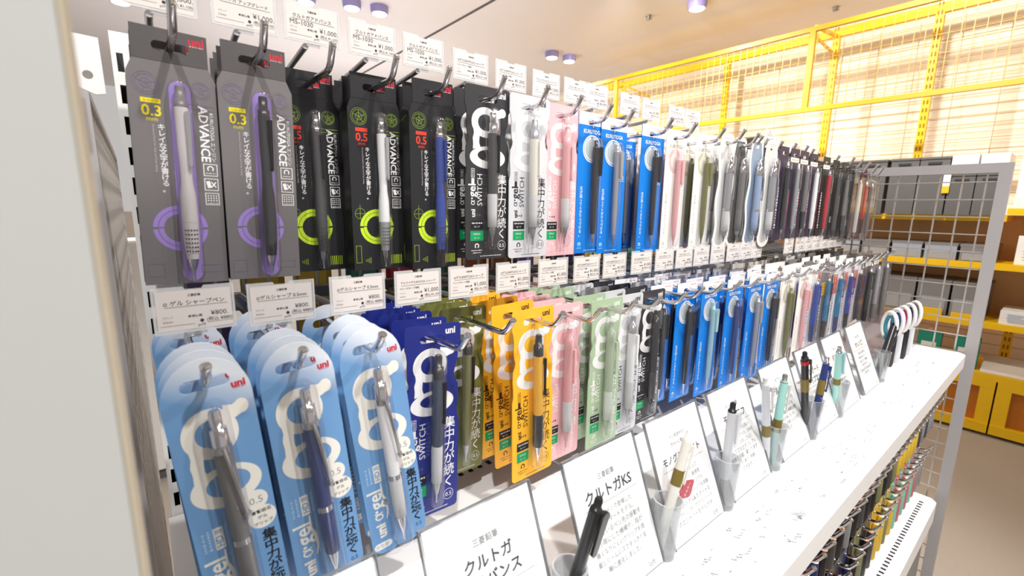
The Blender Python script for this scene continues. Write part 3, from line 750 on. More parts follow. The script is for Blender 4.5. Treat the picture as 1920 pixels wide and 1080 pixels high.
def pack_sky(name, pencil_cols, katame=False):
    t = root(name); wht = C('cream_print', (240, 236, 226), .55)
    b = MB(); hw = .0225
    out = []
    for k in range(15): q = math.pi*k/14; out.append((hw*math.cos(q), -.010+.025*math.sin(q)))
    out += [(-hw, -.05), (-hw, -.155)]
    for k in range(7): q = math.pi+math.pi/2*k/6; out.append((-hw+.009+.009*math.cos(q), -.1585+.009*math.sin(q)))
    out += [(-.008, -.1688), (-.002, -.1665), (.004, -.1690)]
    for k in range(7): q = 1.5*math.pi+math.pi/2*k/6; out.append((hw-.011+.011*math.cos(q), -.157+.011*math.sin(q)))
    out += [(hw, -.05)]
    b.plate([out, euro(.0245, .0072)], 0, .0011, SKY)
    g_logo(b, -.0002, -.0475, 1.0, wht, sx=.82, low=1.14)
    b.text('uni', .0160, -.0045, 1, YF, RED, fit=.0075, bold=.04); b.dashes(.0161, -.0073, .0065, .0007, YF, RED)
    b.rect(-.0100, -.0985, .0052, .0150, YF, wht); b.text('HD II', -.0100, -.0985, 1, YF*1.5, C('sky_ink', (96, 150, 205), .5), rot=90, fit=.0115, bold=.01)
    for k in range(2): b.dashes(-.0150-k*.0028, -.0985, .013, .0018, YF, C('sky_pale', (176, 208, 236), .6), rot=90, seed=k)
    b.text('·gel', -.0130, -.1215, 1, YF, wht, rot=90, fit=.0195, bold=.018); alpha(b, -.0135, -.1350, .0062, YF, wht, 90)
    b.stroke([(-.0085, -.107), (-.0088, -.117), (-.0068, -.124), (-.0062, -.132), (-.0080, -.139)], [.0008, .0016, .0022, .0018, .0006], YF, wht)
    b.text('uni', -.0135, -.1475, 1, YF, wht, rot=90, fit=.0120, bold=.045)
    b.disc(.0125, -.0835, .0068, YF, wht); b.text('0.5', .0125, -.0838, 1, YF*1.5, C('soft_grey_ink', (150, 150, 155), .6), fit=.0075)
    b.disc(.0142, -.0965, .0080, YF*.9, wht)
    for k, s in enumerate(('衝撃吸収', 'ゲル', 'グリップ')): b.text(s, .0142, -.0923-k*.0042, 1, YF*1.6, BLACK, fit=(.0115, .0056, .0108)[k], bold=.012)
    b.text(vertical('集中力が続く'), .0160, -.1300, 1, YF, BLACK, high=.048, bold=.02, line=.92)
    b.text('0.5', .0160, -.1575, 1, YF, C('navy_ink', (30, 50, 110), .6), fit=.005)
    if katame:
        b.plate([rrect(-.0212, -.1635, -.0070, -.1575, .0029)], YF, None, wht); b.text('かため', -.0148, -.1605, 1, YF*1.6, C('sky_ink', (96, 150, 205), .5), fit=.010)
    b.dashes(.003, -.1645, .024, .0010, YF, C('sky_ink', (96, 150, 205), .5), seed=9)
    b.build('card', t)
    pencil(t, .0010, -.0150, .1450, -.0060, *pencil_cols, kind='gel', r=.0048)
    blister(t, .0010, -.0095, -.1640, .0150, -.0002, .0120)
    return t

def pack_wavy(name, inner, pencil_cols):
    t = root(name); b = MB(); n = 26
    def loop(off):
        L = []; R = []
        for k in range(n+1):
            z = .010-.170*k/n
            hw = .0215+.0028*math.cos((z+.02)*2*math.pi/.078)-off
            L.append((-hw, z)); R.append((hw, z))
        top = [(.0185*math.cos(math.pi*k/8), .010+(.006-off)*math.sin(math.pi*k/8)) for k in range(1, 8)]
        bot = [(-(.0225-off)*math.cos(math.pi*k/8), -.160-(.016-off)*math.sin(math.pi*k/8)) for k in range(1, 8)]
        return R[::-1]+top+L+bot
    inn = loop(.0052); cz = -.085
    b.plate([loop(0), [(p[0], cz+(p[1]-cz)*.975) for p in inn][::-1]], 0, .001, C('wavy_white', (240, 240, 232), .5)); b.build('card', t)
    b = MB(); b.plate([[(p[0], cz+(p[1]-cz)*.974) for p in inn], euro(.014, .0066, .001)], .0003, .0008, inner); b.build('backing', t)
    pencil(t, .0005, -.022, .140, -.0062, *pencil_cols, kind='gel', r=.0056)
    blister(t, .0005, -.016, -.1585, .0185, -.0002, .0130)
    return t
def pack_slim(name, col, pencil_cols, w=.036, band=None, ink=None, film=False, label=None, H=.176, header=None):
    """slim hanging pack: card or clear film sleeve with one pen"""
    t = root(name); b = MB(); hw = w/2; ink = ink or W()
    b.plate([rrect(-hw, -H+.012, hw, .012, .0015, 2), euro(.016, .0064)], 0, .0009, col)
    if header: b.rect(0, -.0085, w*.98, .0085, YF, header); b.dashes(0, -.0085, w*.7, .002, YF*1.5, GREYINK)
    if band: b.rect(-hw*.45, -.036, w*.5, .040, YF, band); b.dashes(-hw*.45, -.036, .036, .005, YF*1.5, W(), rot=90)
    b.dashes(-hw*.52, -.098, .075, w*.13, YF, ink, rot=90, seed=hash(name) % 97 if False else len(name))
    if label:
        b.rect(*label[0], YF*1.6, label[1])
        for k in range(4): b.dashes(label[0][0], label[0][1]+label[0][3]*(.32-.2*k), label[0][2]*.75, .002, YF*2.4, GREYINK, seed=k)
    b.build('card', t)
    pencil(t, hw*.28, -.016, .140, -.0056, *pencil_cols, kind='slim', r=.0046)
    if film:
        b = MB(); b.add([(-hw, -.0002, -H+.013), (hw, -.0002, -H+.013), (hw, -.0002, -.007), (-hw, -.0002, -.007), (-hw*.9, -.012, -H+.016), (hw*.9, -.012, -H+.016), (hw*.9, -.012, -.012), (-hw*.9, -.012, -.012)],
                        [(4, 5, 6, 7), (0, 1, 5, 4), (1, 2, 6, 5), (2, 3, 7, 6), (3, 0, 4, 7)], BLISTER); b.build('film_sleeve', t)
    else: blister(t, hw*.28, -.012, -.1605, .0150, -.0002, .0115)
    return t

# pencil colour sets: (barrel, tip, grip, clip, button)
lg = C('pencil_pale_grey', (206, 203, 198), .35); dk = C('pencil_black', (30, 30, 33), .3); smoke = C('pencil_smoke', (62, 60, 60), .25)
wh = C('pencil_white', (238, 238, 236), .25); sil = C('pencil_silver', (176, 176, 178), .3, .5); navy = C('pencil_navy', (38, 54, 112), .3); blu = C('pencil_blue', (34, 62, 150), .28)
grey = C('pencil_grey', (112, 110, 108), .35); clr = C('grip_clear', (205, 205, 203), .2); pink = C('pencil_pink', (226, 168, 168), .35); olive = C('pencil_olive', (112, 112, 62), .35)
yel = C('pencil_yellow', (240, 180, 40), .35); sage = C('pencil_sage', (172, 190, 160), .35); mint = C('pencil_mint', (160, 214, 204), .35); aqua = C('pencil_aqua', (150, 192, 198), .35)
cyan = C('pencil_cyan', (20, 120, 170), .3); red = C('pencil_red', (176, 30, 44), .3); bgrey = C('pencil_blue_grey', (150, 170, 198), .3); cream = C('pencil_cream', (228, 224, 212), .35)
SWB = C('switch_black', (52, 51, 54), .42); SWW = C('switch_pale', (206, 207, 210), .42); SWP = C('switch_pink', (238, 184, 188), .42); SWN = C('switch_navy', (28, 40, 124), .42)
SWO = C('switch_olive', (108, 112, 56), .42); SWY = C('switch_yellow', (252, 186, 46), .42); SWS = C('switch_sage', (168, 190, 156), .42)
PUR = C('slim_purple', (48, 40, 66), .42); SBK = C('slim_black', (34, 34, 36), .42); SGR = C('slim_grey', (120, 116, 114), .42); SWH = C('slim_white', (238, 236, 232), .5); PLUM = C('slim_plum', (92, 46, 62), .42)
ORG = C('orange_band', (232, 92, 44), .5); STK = C('yellow_sticker', (246, 186, 20), .5); PALEL = C('pale_label', (226, 222, 208), .6)

# ------------------------------------------------------------------ hooks and price tags
ARM = mat('tag_arm_grey', (196, 194, 196), .3, .8)
def hook(label, x, ytip, z, arm=True, armz=.026, army=.43, lift=.015, dx=-.010):
    """display hook: rod with turned-up end, back clip, and a flat arm that holds the price tag"""
    t = root('display_hook', (x, .5294, z)); tag(t, label, 'display hook', 'chrome display hooks')
    yt = ytip-.5294
    b = MB(); b.tube([(0, 0, 0), (0, yt+.018, 0), (0, yt+.0125, .0012), (0, yt+.008, .0048), (0, yt+.0015, lift)], .0027, CHROME, 8, False); b.build('rod', t)
    b = MB(); 
    p0 = Vector((0, yt+.0015, lift)); d = (Vector((0, yt+.0015, lift))-Vector((0, yt+.008, .0048))).normalized()
    b.tube([p0-d*.0004, p0+d*.0022, p0+d*.0036], [.0028, .0031, .0016], CHROME, 10); b.build('tip', t)
    b = MB(); b.box((-.008, -.0035, -.007), (.008, .0002, .010), STEEL); b.build('back_clip', t)
    if arm:
        a = army-.5294
        b = MB(); b.tube([(dx*.3, -.0032, .008), (dx*.6, -.012, armz-.003), (dx, a+.012, armz), (dx, a+.0018, armz+.001)], .0025, ARM, 8)
        b.build('tag_arm', t)
    return t
TAGW, TAGH = .0445, .0300
TAGS = {}
def price_tag(label, x, y, zbot, title, price, tax, sub, rot=0, group='white price tags'):
    key = (title, price)
    if key in TAGS:
        t = copy_tree(TAGS[key]); t.location = (x, y, zbot+Z0)
    else:
        t = root('price_tag', (x, y, zbot))
        b = MB()
        nt = .009
        b.plate([[(-TAGW/2, 0), (TAGW/2, 0), (TAGW/2, TAGH), (nt/2+.001, TAGH), (nt/2, TAGH-.0018), (-nt/2, TAGH-.0018), (-nt/2-.001, TAGH), (-TAGW/2, TAGH)]], 0, .0004, SLEEVE)
        b.box((-TAGW/2, -.0006, 0), (-TAGW/2+.0012, -.0001, TAGH), SLEEVE); b.box((TAGW/2-.0012, -.0006, 0), (TAGW/2, -.0001, TAGH), SLEEVE); b.box((-TAGW/2+.0012, -.0006, 0), (TAGW/2-.0012, -.0001, .0012), SLEEVE)
        b.box((-.0055, .0006, -.002), (.0055, .0016, .006), SLEEVE)
        b.build('sleeve', t)
        b = MB(); y0 = -.0002; w2 = TAGW/2-.0020; ink = C('tag_ink', (38, 34, 40), .7)
        b.plate([[(-w2, .0018), (w2, .0018), (w2, TAGH-.0026), (-w2, TAGH-.0026)]], y0, .0, PAPER)
        yi = y0-.0001
        b.text('三菱鉛筆', 0, .0242, 1, yi, ink, fit=.0070, bold=.012)
        b.text(title, 0, .0195, 1, yi, ink, fit=min(.0034*len(title), .033), high=None, bold=.006) if len(title) > 6 else b.text(title, 0, .0195, 1, yi, ink, fit=.025)
        b.rect(.001, .0171, .034, .00025, yi, ink)
        if sub: b.text(sub, -.0085, .0146, 1, yi, ink, fit=.018)
        b.text('¥'+price+'.', .0130, .0112, 1, yi, ink, fit=.0026*len(price)+.002)
        b.text('本体価格', -.0005, .0104, 1, yi, ink, fit=.0078, bold=.015)
        b.text('ブラック', -.0150, .0106, 1, yi, GREYINK, fit=.0052); b.text('0.5mm', -.0150, .0078, 1, yi, GREYINK, fit=.0050)
        b.disc(.0030, .0068, .0011, yi, ink, n=14); b.text('(税込 ¥%s)' % tax, .0130, .0070, 1, yi, ink, fit=.0145)
        b.text('pt付', .0028, .0040, 1, yi, ink, fit=.0042); b.rect(-.0100, .0052, .018, .0002, yi, GREYINK); b.rect(.0130, .0052, .014, .0002, yi, GREYINK)
        b.build('paper', t)
        TAGS[key] = t
    t.rotation_euler = (math.radians(rot), 0, 0)
    tag(t, label, 'price tag', group)
    return t

# ------------------------------------------------------------------ hang the goods
NSTACK = [0]
def stack(proto, short, x, ys, hz, roll=0, yaws=None, group=None, cat='pencil pack', back=None, backskip=(), jit=1.0):
    """front pack and the packs behind it on one hook; every pack is its own thing"""
    r = random.Random(int(x*1000)+int(hz*77))
    for k, y in enumerate(ys):
        src = proto if (k == 0 or back is None) else back
        o = src if (not src.get('label') and k == 0) or (src is back and not src.get('label')) else copy_tree(src, None, backskip if k > 1 else ())
        o.location = (x+(r.uniform(-.0008, .0008)*jit if k else 0), y, hz-.0001+Z0)
        yaw = math.radians(r.uniform(-2.2, 2.2)*jit) if k else 0
        if k == 0 and yaws: yaw = math.radians(yaws)
        o.rotation_euler = (math.radians(r.uniform(-.6, .6)) if k else 0, -math.radians(roll + (r.uniform(-1.2, 1.2)*jit if k else 0)), yaw)
        if k == 0: tag(o, short, cat, group)
        else: tag(o, '%s, %s from stack front' % (short, ORD[k]), cat, group)

def scaled(t, s): t.scale = (s, s, s); return t
def zsc(t, s): t.scale = (.93 if abs(s-.9571) < 1e-6 else 1, 1, s); return t
def seq(y0, n, dy): return [y0+dy*k for k in range(n)]
def ystk(y0, dy, n, lim=.513): return [y for y in seq(y0, n, dy) if y < lim]

adv = lambda nm, th, cols: pack_advance(nm, th, cols)
UP = []   # (short, x, ytip, hz, tag info)
def upper(short, x, ys, hz, proto, tip=None, tagt=None, armx=-.010, tagy=.43, back=None, lift=.015, hk=True, roll=0, tagz=.131, bskip=(), yaws=None, bare=False):
    stack(proto, short, x, ys, hz-.0004, roll=roll, back=back, backskip=bskip, yaws=yaws, jit=.3 if x < .26 else 1)
    yt = tip if tip else ys[0]-.028
    hook('chrome hook holding the %s' % short, x, yt, hz, arm=bool(tagt), armz=tagz-hz-.0032, army=tagy, lift=lift, dx=armx)
    if tagt: price_tag('price tag above the %s' % short, x+armx+.006, tagy, tagz, *tagt)
T_UP = ('クルトガ アップグレード', '1,000', '1,100', ''); T_AD = ('クルトガアドバンス', '1,000', '1,100', 'M5-1030')
T_SW = ('αゲルSWITCHシャープ', '1,000', '1,100', 'クルトガモード搭載'); T_KT = ('クルトガシャープ', '450', '495', ''); T_KM = ('クルトガメタルシャープ', '1,000', '1,100', '')
T_AG = ('α ゲル シャープペン', '800', '880', ''); T_A5 = ('αゲルシャープ 0.5mm', '800', '880', ''); T_AS = ('アルファゲルSWITCH シャープ', '1,000', '1,100', 'クルトガモード搭載')

p = adv('pencil_box', 'lilac', (lg, CHROME, lg, CHROME, grey)); upper('grey lilac-ringed box with pale grey pencil', .031, ystk(.433, .0205, 4), .1095, p, tip=.388, tagt=T_UP, roll=-1.5)
p = adv('pencil_box', 'lilac', (dk, CHROME, dk, dk, dk)); upper('grey lilac-ringed box with black pencil', .0845, ystk(.430, .0205, 4), .1095, p, tip=.386, tagt=T_UP, roll=-1.2)
p = adv('pencil_box', 'lime', (smoke, CHROME, smoke, dk, CHROME)); upper('black lime-ringed box with smoky black pencil', .134, ystk(.4655, .0210, 3), .107, p, tip=.392, tagt=T_AD, tagy=.428)
p = adv('pencil_box', 'lime', (wh, CHROME, sil, sil, CHROME)); upper('black lime-ringed box with white and silver pencil', .1865, ystk(.440, .021, 4), .1075, p, tip=.389, tagt=T_AD)
p = adv('pencil_box', 'lime', (blu, dk, blu, navy, CHROME)); upper('black lime-ringed box with blue pencil', .2385, ystk(.420, .0205, 5), .1075, p, tip=.388, tagt=T_AD)
SWS_ = .957
p = zsc(pack_switch('gel_card_pack', SWB, W(), (smoke, CHROME, clr, dk, CHROME)), SWS_); upper('upper black gel-grip card with black pencil', .294, ystk(.404, .0215, 5), .1075, p, tagt=T_SW, tagz=.1285)
p = zsc(pack_switch('gel_card_pack', SWW, BLACK, (cream, sil, clr, cream, sil), C('logo_white', (236, 236, 234), .55)), SWS_); upper('upper pale grey gel-grip card with cream pencil', .3485, ystk(.400, .0215, 5), .1065, p, tagt=T_SW, tagz=.1285)
p = zsc(pack_switch('gel_card_pack', SWP, W(), (pink, CHROME, clr, pink, pink)), SWS_); upper('upper pink gel-grip card with pink pencil', .403, ystk(.403, .0215, 5), .105, p, tagt=T_KM, tagz=.128)
KS = .955
p = scaled(pack_kuru('ring_card_pack', False, (dk, CHROME, dk, dk, dk)), KS); upper('upper blue card with black pencil beside the pink card', .455, ystk(.402, .0215, 5), .1035, p, tagt=T_KT, tagz=.1285)
p2 = scaled(pack_kuru('ring_card_pack', False, (sil, CHROME, sil, sil, sil)), KS); upper('upper blue card with silver pencil', .4945, ystk(.400, .022, 5), .1015, p2, tagt=T_KT, tagz=.1285)
p = scaled(pack_kuru('ring_card_pack', False, (navy if False else dk, CHROME, dk, dk, dk)), KS)
bk = scaled(pack_kuru('ring_card_pack', False, (sil, CHROME, sil, sil, sil)), KS)
upper('upper blue card with black pencil beside the white card', .566, [.390, .438, .465, .49], .0995, p, tagt=T_KT, tagz=.1285, back=bk)
p = scaled(pack_kuru('ring_card_pack_pink', True, (pink, pink, pink, pink, pink)), KS); p.name = 'ring_card_pack'; upper('upper white card with pink pencil', .617, ystk(.385, .0235, 5), .0985, p, tagt=T_KM, tagz=.1285)
p = scaled(pack_kuru('ring_card_pack_olive', True, (olive, olive, olive, olive, olive)), KS); p.name = 'ring_card_pack'; upper('upper white card with olive pencil', .6855, ystk(.379, .0265, 5), .0985, p, tagt=T_KM, tagz=.1285)
SILW = C('backing_silver', (150, 152, 156), .35, .4); DGW = C('backing_dark', (96, 94, 92), .5); BLW = C('backing_blue', (150, 168, 190), .35, .3)
p = zsc(pack_wavy('wavy_pack', C('backing_pale', (208, 208, 205), .4), (sil, sil, clr, CHROME, CHROME)), .95); upper('wavy white-edged pack with silver pen beside the white card', .733, ystk(.368, .026, 5), .101, p, tip=.343, tagt=T_SW, tagz=.1285)
p = zsc(pack_wavy('wavy_pack', DGW, (grey, sil, grey, grey, CHROME)), .95); upper('wavy pack with dark grey backing', .785, ystk(.372, .026, 4), .101, p, tip=.345)
p = zsc(pack_wavy('wavy_pack', BLW, (bgrey, CHROME, bgrey, CHROME, CHROME)), .95); upper('wavy pack with blue-grey pen', .815, ystk(.358, .03, 4, .45), .101, p, tip=.352)
p = zsc(pack_wavy('wavy_pack', C('backing_pale', (208, 208, 205)), (sil, sil, clr, CHROME, CHROME)), .95); upper('last wavy white-edged pack before the purple cards', .857, ystk(.352, .03, 4, .45), .101, p, tip=.36)
far = [
 ('purple card with dark pen beside the wavy packs', .930, .360, .1005, PUR, (dk, CHROME, dk, dk, CHROME), {}, .365),
 ('purple card with silver pen and red stripe', .980, .360, .1005, PUR, (sil, CHROME, sil, CHROME, CHROME), {'header': PALEL, 'ink': C('slim_red_ink', (200, 60, 80), .5)}, .36),
 ('purple card with dark grey pen', 1.027, .360, .1, PUR, (grey, CHROME, dk, CHROME, CHROME), {'header': PALEL}, .356),
 ('purple card with white-silver pen', 1.080, .360, .099, PUR, (wh, CHROME, wh, CHROME, CHROME), {'header': PALEL}, .363),
 ('dark card with red pen', 1.140, .356, .097, SBK, (red, CHROME, red, CHROME, CHROME), {'header': PALEL}, .372),
 ('black card with pale band, nearer one', 1.192, .354, .094, SBK, (smoke, dk, smoke, dk, dk), {'label': ((.006, -.115, .014, .013), PALEL), 'ink': GREYINK}, .35),
 ('plain black card with grey pen', 1.238, .350, .092, SBK, (grey, dk, smoke, dk, dk), {'ink': GREYINK}, .335),
 ('black card with pale band, farther one', 1.280, .348, .089, SBK, (smoke, dk, smoke, dk, dk), {'label': ((.006, -.118, .014, .013), PALEL), 'ink': GREYINK}, .33),
 ('slim grey card with pale pen near the end panel', 1.318, .345, .086, SGR, (lg, CHROME, lg, CHROME, CHROME), {}, .325),
 ('plum card near the end panel', 1.352, .342, .083, PLUM, (red, CHROME, dk, dk, CHROME), {'ink': GREYINK}, .318),
 ('grey card touching the end panel', 1.384, .338, .080, SGR, (grey, CHROME, grey, CHROME, CHROME), {'ink': GREYINK}, .314),
]
for k, (short, x, y, hz, col, cols, kw, tip) in enumerate(far):
    p = pack_slim('slim_pen_pack', col, cols, w=.040, H=.170 if k < 6 else .164, film=k > 6, **kw)
    upper(short, x, ystk(y, .03, 4, .46), hz, p, tip=tip, lift=.019)
price_tag('lone price tag standing over the purple cards', 1.015, .425, .1285, *T_KT)
for k in range(6):                                  # empty clear sleeves at the far end
    t = root('empty_tag_sleeve', (1.155+k*.042, .425, .106-k*.0035)); tag(t, 'empty clear tag sleeve, %s toward the end panel' % ['first', 'second', 'third', 'fourth', 'fifth', 'sixth'][k], 'tag sleeve', 'empty tag sleeves')
    b = MB(); b.plate([[(-.019, 0), (.019, 0), (.019, .032), (-.019, .032)]], 0, .0008, clear('empty_sleeve', (225, 220, 222), .06, .25, .2)); b.build('pocket', t)
    b = MB(); b.tube([(0, .004, -.003), (0, .1042, -.008)], .002, ARM, 6); b.build('tag_arm', t)

SWS_ = .9571
# ---- lower row
def lower(short, x, ys, hz, proto, tip=None, tagt=None, tagx=None, tagy=.355, tagz=-.0855, back=None, roll=0, bskip=(), yaws=None, jit=1.0):
    stack(proto, short, x, ys, hz-.0007, roll=roll, back=back, backskip=bskip, yaws=yaws, jit=jit)
    yt = tip if tip else ys[0]-.036
    dx = (tagx-x) if tagx is not None else -.006
    hook('chrome hook holding the %s' % short, x, yt, hz, arm=bool(tagt), armz=tagz-hz-.0032, army=tagy, lift=.013, dx=dx)
    if tagt: price_tag('price tag above the %s' % short, x+dx, tagy, tagz, *tagt)
p = pack_sky('sky_card_pack', (grey, CHROME, grey, CHROME, CHROME)); lower('pale blue card with grey pencil', .0205, [.303, .322, .341, .405, .43], -.102, p, tip=.285, tagt=T_AG, tagx=.0235, roll=5, tagz=-.0835, jit=1.4)
p = pack_sky('sky_card_pack', (navy, CHROME, navy, CHROME, CHROME)); lower('pale blue card with navy pencil', .0695, [.303, .322, .343, .395, .418], -.1015, p, tip=.283, tagt=T_A5, tagx=.0755, roll=5.2, jit=1.5)
p = pack_sky('sky_card_pack', (wh, CHROME, clr, CHROME, CHROME), katame=True); lower('pale blue card with white pencil', .1195, [.307, .327, .352, .40], -.1005, p, tip=.283, tagt=T_A5, tagx=.131, roll=6.5, yaws=-3, jit=1.8)
p = zsc(pack_switch('gel_card_pack', SWN, W(), (C('pencil_slate', (52, 64, 84), .3), sil, clr, dk, dk)), SWS_); lower('navy gel-grip card with slate pencil', .187, ystk(.335, .026, 7, .49), -.1125, p, tip=.282, tagt=T_AS, tagx=.184, roll=-2)
p = zsc(pack_switch('gel_card_pack', SWO, W(), (olive, sil, olive, dk, dk)), SWS_); lower('olive gel-grip card with olive pencil', .2415, ystk(.372, .026, 5, .49), -.111, p, tip=.294, tagt=T_SW, tagx=.2365, roll=-1.5)
p = zsc(pack_switch('gel_card_pack', SWY, C('brown_ink', (70, 42, 20), .6), (yel, CHROME, dk, dk, dk), W()), SWS_); lower('yellow gel-grip card with yellow pencil', .289, [.321, .352, .378, .41, .43], -.109, p, tip=.281, tagt=T_SW, tagx=.2905, roll=1)
p = zsc(pack_switch('gel_card_pack', SWP, W(), (pink, pink, clr, pink, pink)), SWS_); lower('lower pink gel-grip card with pink pencil', .345, ystk(.333, .026, 6, .49), -.114, p, tip=.285, tagt=T_SW, tagx=.3465)
p = zsc(pack_switch('gel_card_pack', SWS, W(), (sage, sage, C('grip_pale_green', (206, 216, 200), .3), sage, sage)), SWS_); lower('sage green gel-grip card with sage pencil', .401, [.322, .348, .40, .425], -.113, p, tip=.285, tagt=T_SW, tagx=.4005)
p = zsc(pack_switch('gel_card_pack', SWW, BLACK, (wh, sil, clr, wh, sil), C('logo_white', (236, 236, 234))), SWS_); lower('lower pale grey gel-grip card with white pencil', .4475, ystk(.327, .027, 6, .49), -.114, p, tip=.285, tagt=T_SW, tagx=.4515)
p = zsc(pack_switch('gel_card_pack', SWB, W(), (dk, dk, smoke, dk, dk)), SWS_); lower('lower black gel-grip card with black pencil', .500, ystk(.330, .027, 6, .49), -.115, p, tip=.285, tagt=T_SW, tagx=.5065)
def kk(cols): return scaled(pack_kuru('ring_card_pack', False, cols), KS)
p = kk((smoke, CHROME, smoke, dk, dk)); lower('lower blue card with smoky pencil beside the black card', .549, ystk(.349, .03, 4, .47), -.114, p, tip=.29, tagt=T_KT, tagx=.559)
p = kk((dk, CHROME, dk, dk, dk)); lower('lower blue card with black pencil, nearest full one', .596, ystk(.338, .027, 5, .49), -.114, p, tip=.288, tagt=T_KT, tagx=.609)
p = kk((aqua, CHROME, aqua, aqua, aqua)); lower('lower blue card with pale aqua pencil', .641, ystk(.326, .027, 5, .47), -.114, p, tip=.285, tagt=T_KT, tagx=.657)
p = kk((navy, CHROME, navy, navy, navy)); lower('lower blue card with navy pencil', .694, ystk(.316, .03, 5, .47), -.1145, p, tip=.283, tagt=T_KT, tagx=.7065)
p = kk((sil, CHROME, sil, sil, sil)); lower('lower blue card with silver pencil', .755, ystk(.3115, .03, 5, .47), -.1145, p, tip=.28, tagt=T_KT, tagx=.7575)
p = kk((dk, CHROME, dk, dk, dk)); lower('lower blue card with black pencil, last of the blue ones', .806, ystk(.308, .03, 5, .47), -.1145, p, tip=.278, tagt=T_KT, tagx=.800)
p = scaled(pack_kuru('ring_card_pack_olive', True, (olive, olive, olive, olive, olive)), KS); p.name = 'ring_card_pack'; lower('lower white card with olive pencil', .872, ystk(.307, .03, 5, .47), -.113, p, tip=.276, tagt=T_KM, tagx=.8425)
p = scaled(pack_kuru('ring_card_pack_pink', True, (pink, pink, pink, pink, pink)), KS); p.name = 'ring_card_pack'; lower('lower white card with pink pencil', .936, ystk(.303, .03, 5, .47), -.113, p, tip=.274)
low = [
 ('white card with blue pen beside the pink pencil', .985, .305, SWH, (blu, CHROME, navy, blu, CHROME), {'ink': C('slim_blue_ink', (60, 120, 190), .5)}, .985),
 ('clear sleeve pack with yellow sticker', 1.035, .301, SGR, (cyan, CHROME, dk, navy, CHROME), {'film': True, 'label': ((-.004, -.040, .028, .026), STK)}, 1.04),
 ('white and orange pack with cyan pen', 1.090, .296, SWH, (cyan, CHROME, navy, cyan, CHROME), {'band': ORG, 'film': True, 'ink': navy}, 1.085),
 ('white and orange pack with blue pen', 1.140, .292, SWH, (blu, CHROME, dk, blu, CHROME), {'band': ORG, 'film': True, 'ink': navy}, 1.13),
 ('white and orange pack with navy pen', 1.190, .288, SWH, (C('pen_midnight', (40, 36, 60), .35), CHROME, dk, navy, CHROME), {'band': ORG, 'film': True, 'ink': navy}, 1.175),
 ('dark grey pack with charcoal pen', 1.240, .283, C('slim_charcoal', (74, 72, 72), .45), (dk, CHROME, dk, dk, CHROME), {'ink': GREYINK, 'header': PALEL}, 1.22),
 ('mid grey pack with silver pen', 1.290, .280, SGR, (sil, CHROME, grey, sil, CHROME), {'ink': GREYINK, 'header': PALEL}, 1.265),
 ('last grey pack against the end panel', 1.345, .277, SGR, (grey, CHROME, grey, grey, CHROME), {'ink': GREYINK}, 1.31),
]
for k, (short, x, y, col, cols, kw, tx) in enumerate(low):
    p = pack_slim('slim_pen_pack', col, cols, w=.042, H=.172, **kw)
    lower(short, x, ystk(y, .03, 5, .44), -.1135+k*.0012, p, tip=.262, tagt=T_A5 if k % 2 else T_KT, tagx=tx)

# ------------------------------------------------------------------ tilted shelf signs, cups and tester pens on the shelf
TILT = -math.radians(21.6)
def sign(x, label, head, title, body, foot='loft', w=.087, h=.114, y=.1885):
    t = root('shelf_sign', (x, y, ZS+.0026)); tag(t, label, 'sign', 'tilted shelf signs')
    M = Matrix.Rotation(TILT, 4, 'X')
    def tilt(b): b.v = [tuple(M @ Vector(v)) for v in b.v]
    b = MB(); b.box((-w/2-.0015, -.0012, 0), (w/2+.0015, -.0002, h+.0015), ACRYL); b.box((-w/2-.0015, .0008, 0), (w/2+.0015, .0020, h+.0015), ACRYL)
    b.box((-w/2-.0021, -.0012, 0), (-w/2-.0016, .0020, h+.0015), ACEDGE); b.box((w/2+.0016, -.0012, 0), (w/2+.0021, .0020, h+.0015), ACEDGE); b.box((-w/2-.0022, -.0012, h+.0016), (w/2+.0021, .0020, h+.0021), ACEDGE)
    tilt(b); b.box((-w/2-.0015, .0002, -.0022), (w/2+.0015, .060, -.0006), ACRYL); b.build('acrylic_holder', t)
    b = MB(); b.plate([[(-w/2, .0012), (w/2, .0012), (w/2, h), (-w/2, h)]], 0, .0005, SIGNP)
    yi = -.0001; ink = C('sign_ink', (30, 28, 34), .7)
    z = h-.021
    for i, s in enumerate(head):
        b.text(s, 0, z-i*.0068, 1, yi, ink, fit=.0052*len(s) if len(s) < 6 else .0040*len(s))
    z -= .0125+.0068*(len(head)-1)
    for i, s in enumerate(title):
        b.text(s, 0, z-i*.0125, 1, yi, ink, fit=min(.064, .0098*len(s)), bold=.022)
    z -= .0085+.0125*(len(title)-1)
    for k in range(46): b.rect(-.0335+k*.00149, z, .0008, .0006, yi, GREYINK)
    z -= .0068
    for i, s in enumerate(body):
        b.text(s, 0, z-i*.0069, 1, yi, GREYINK, fit=.062 if len(s) > 10 else .0047*len(s))
    if foot: b.text(foot, .030, .0065, 1, yi, GREYINK, fit=.0085)
    tilt(b); b.build('paper', t)
    return t
sign(.0425, 'mostly cut-off white sign below the pale blue cards', ['三菱鉛筆'], ['アルファゲル'], [], '')
sign(.1605, 'white tilted sign with two-line bold heading, in front', ['三菱鉛筆'], ['クルトガ', 'アドバンス'], ['芯がとがり続ける', 'クルトガが進化。', '書き心地が今までの2倍', 'トガりつづける'])
sign(.2855, 'white tilted sign behind the black tester pen', ['三菱鉛筆'], ['クルトガKS'], ['新デザインで登場した', 'スタンダードモデル。', '回っているペン先の振動を', '最小限にした機構や、指が', '痛くなりにくいグリップを搭', '載しシームレスですっきりな', '軸に進化しました。'])
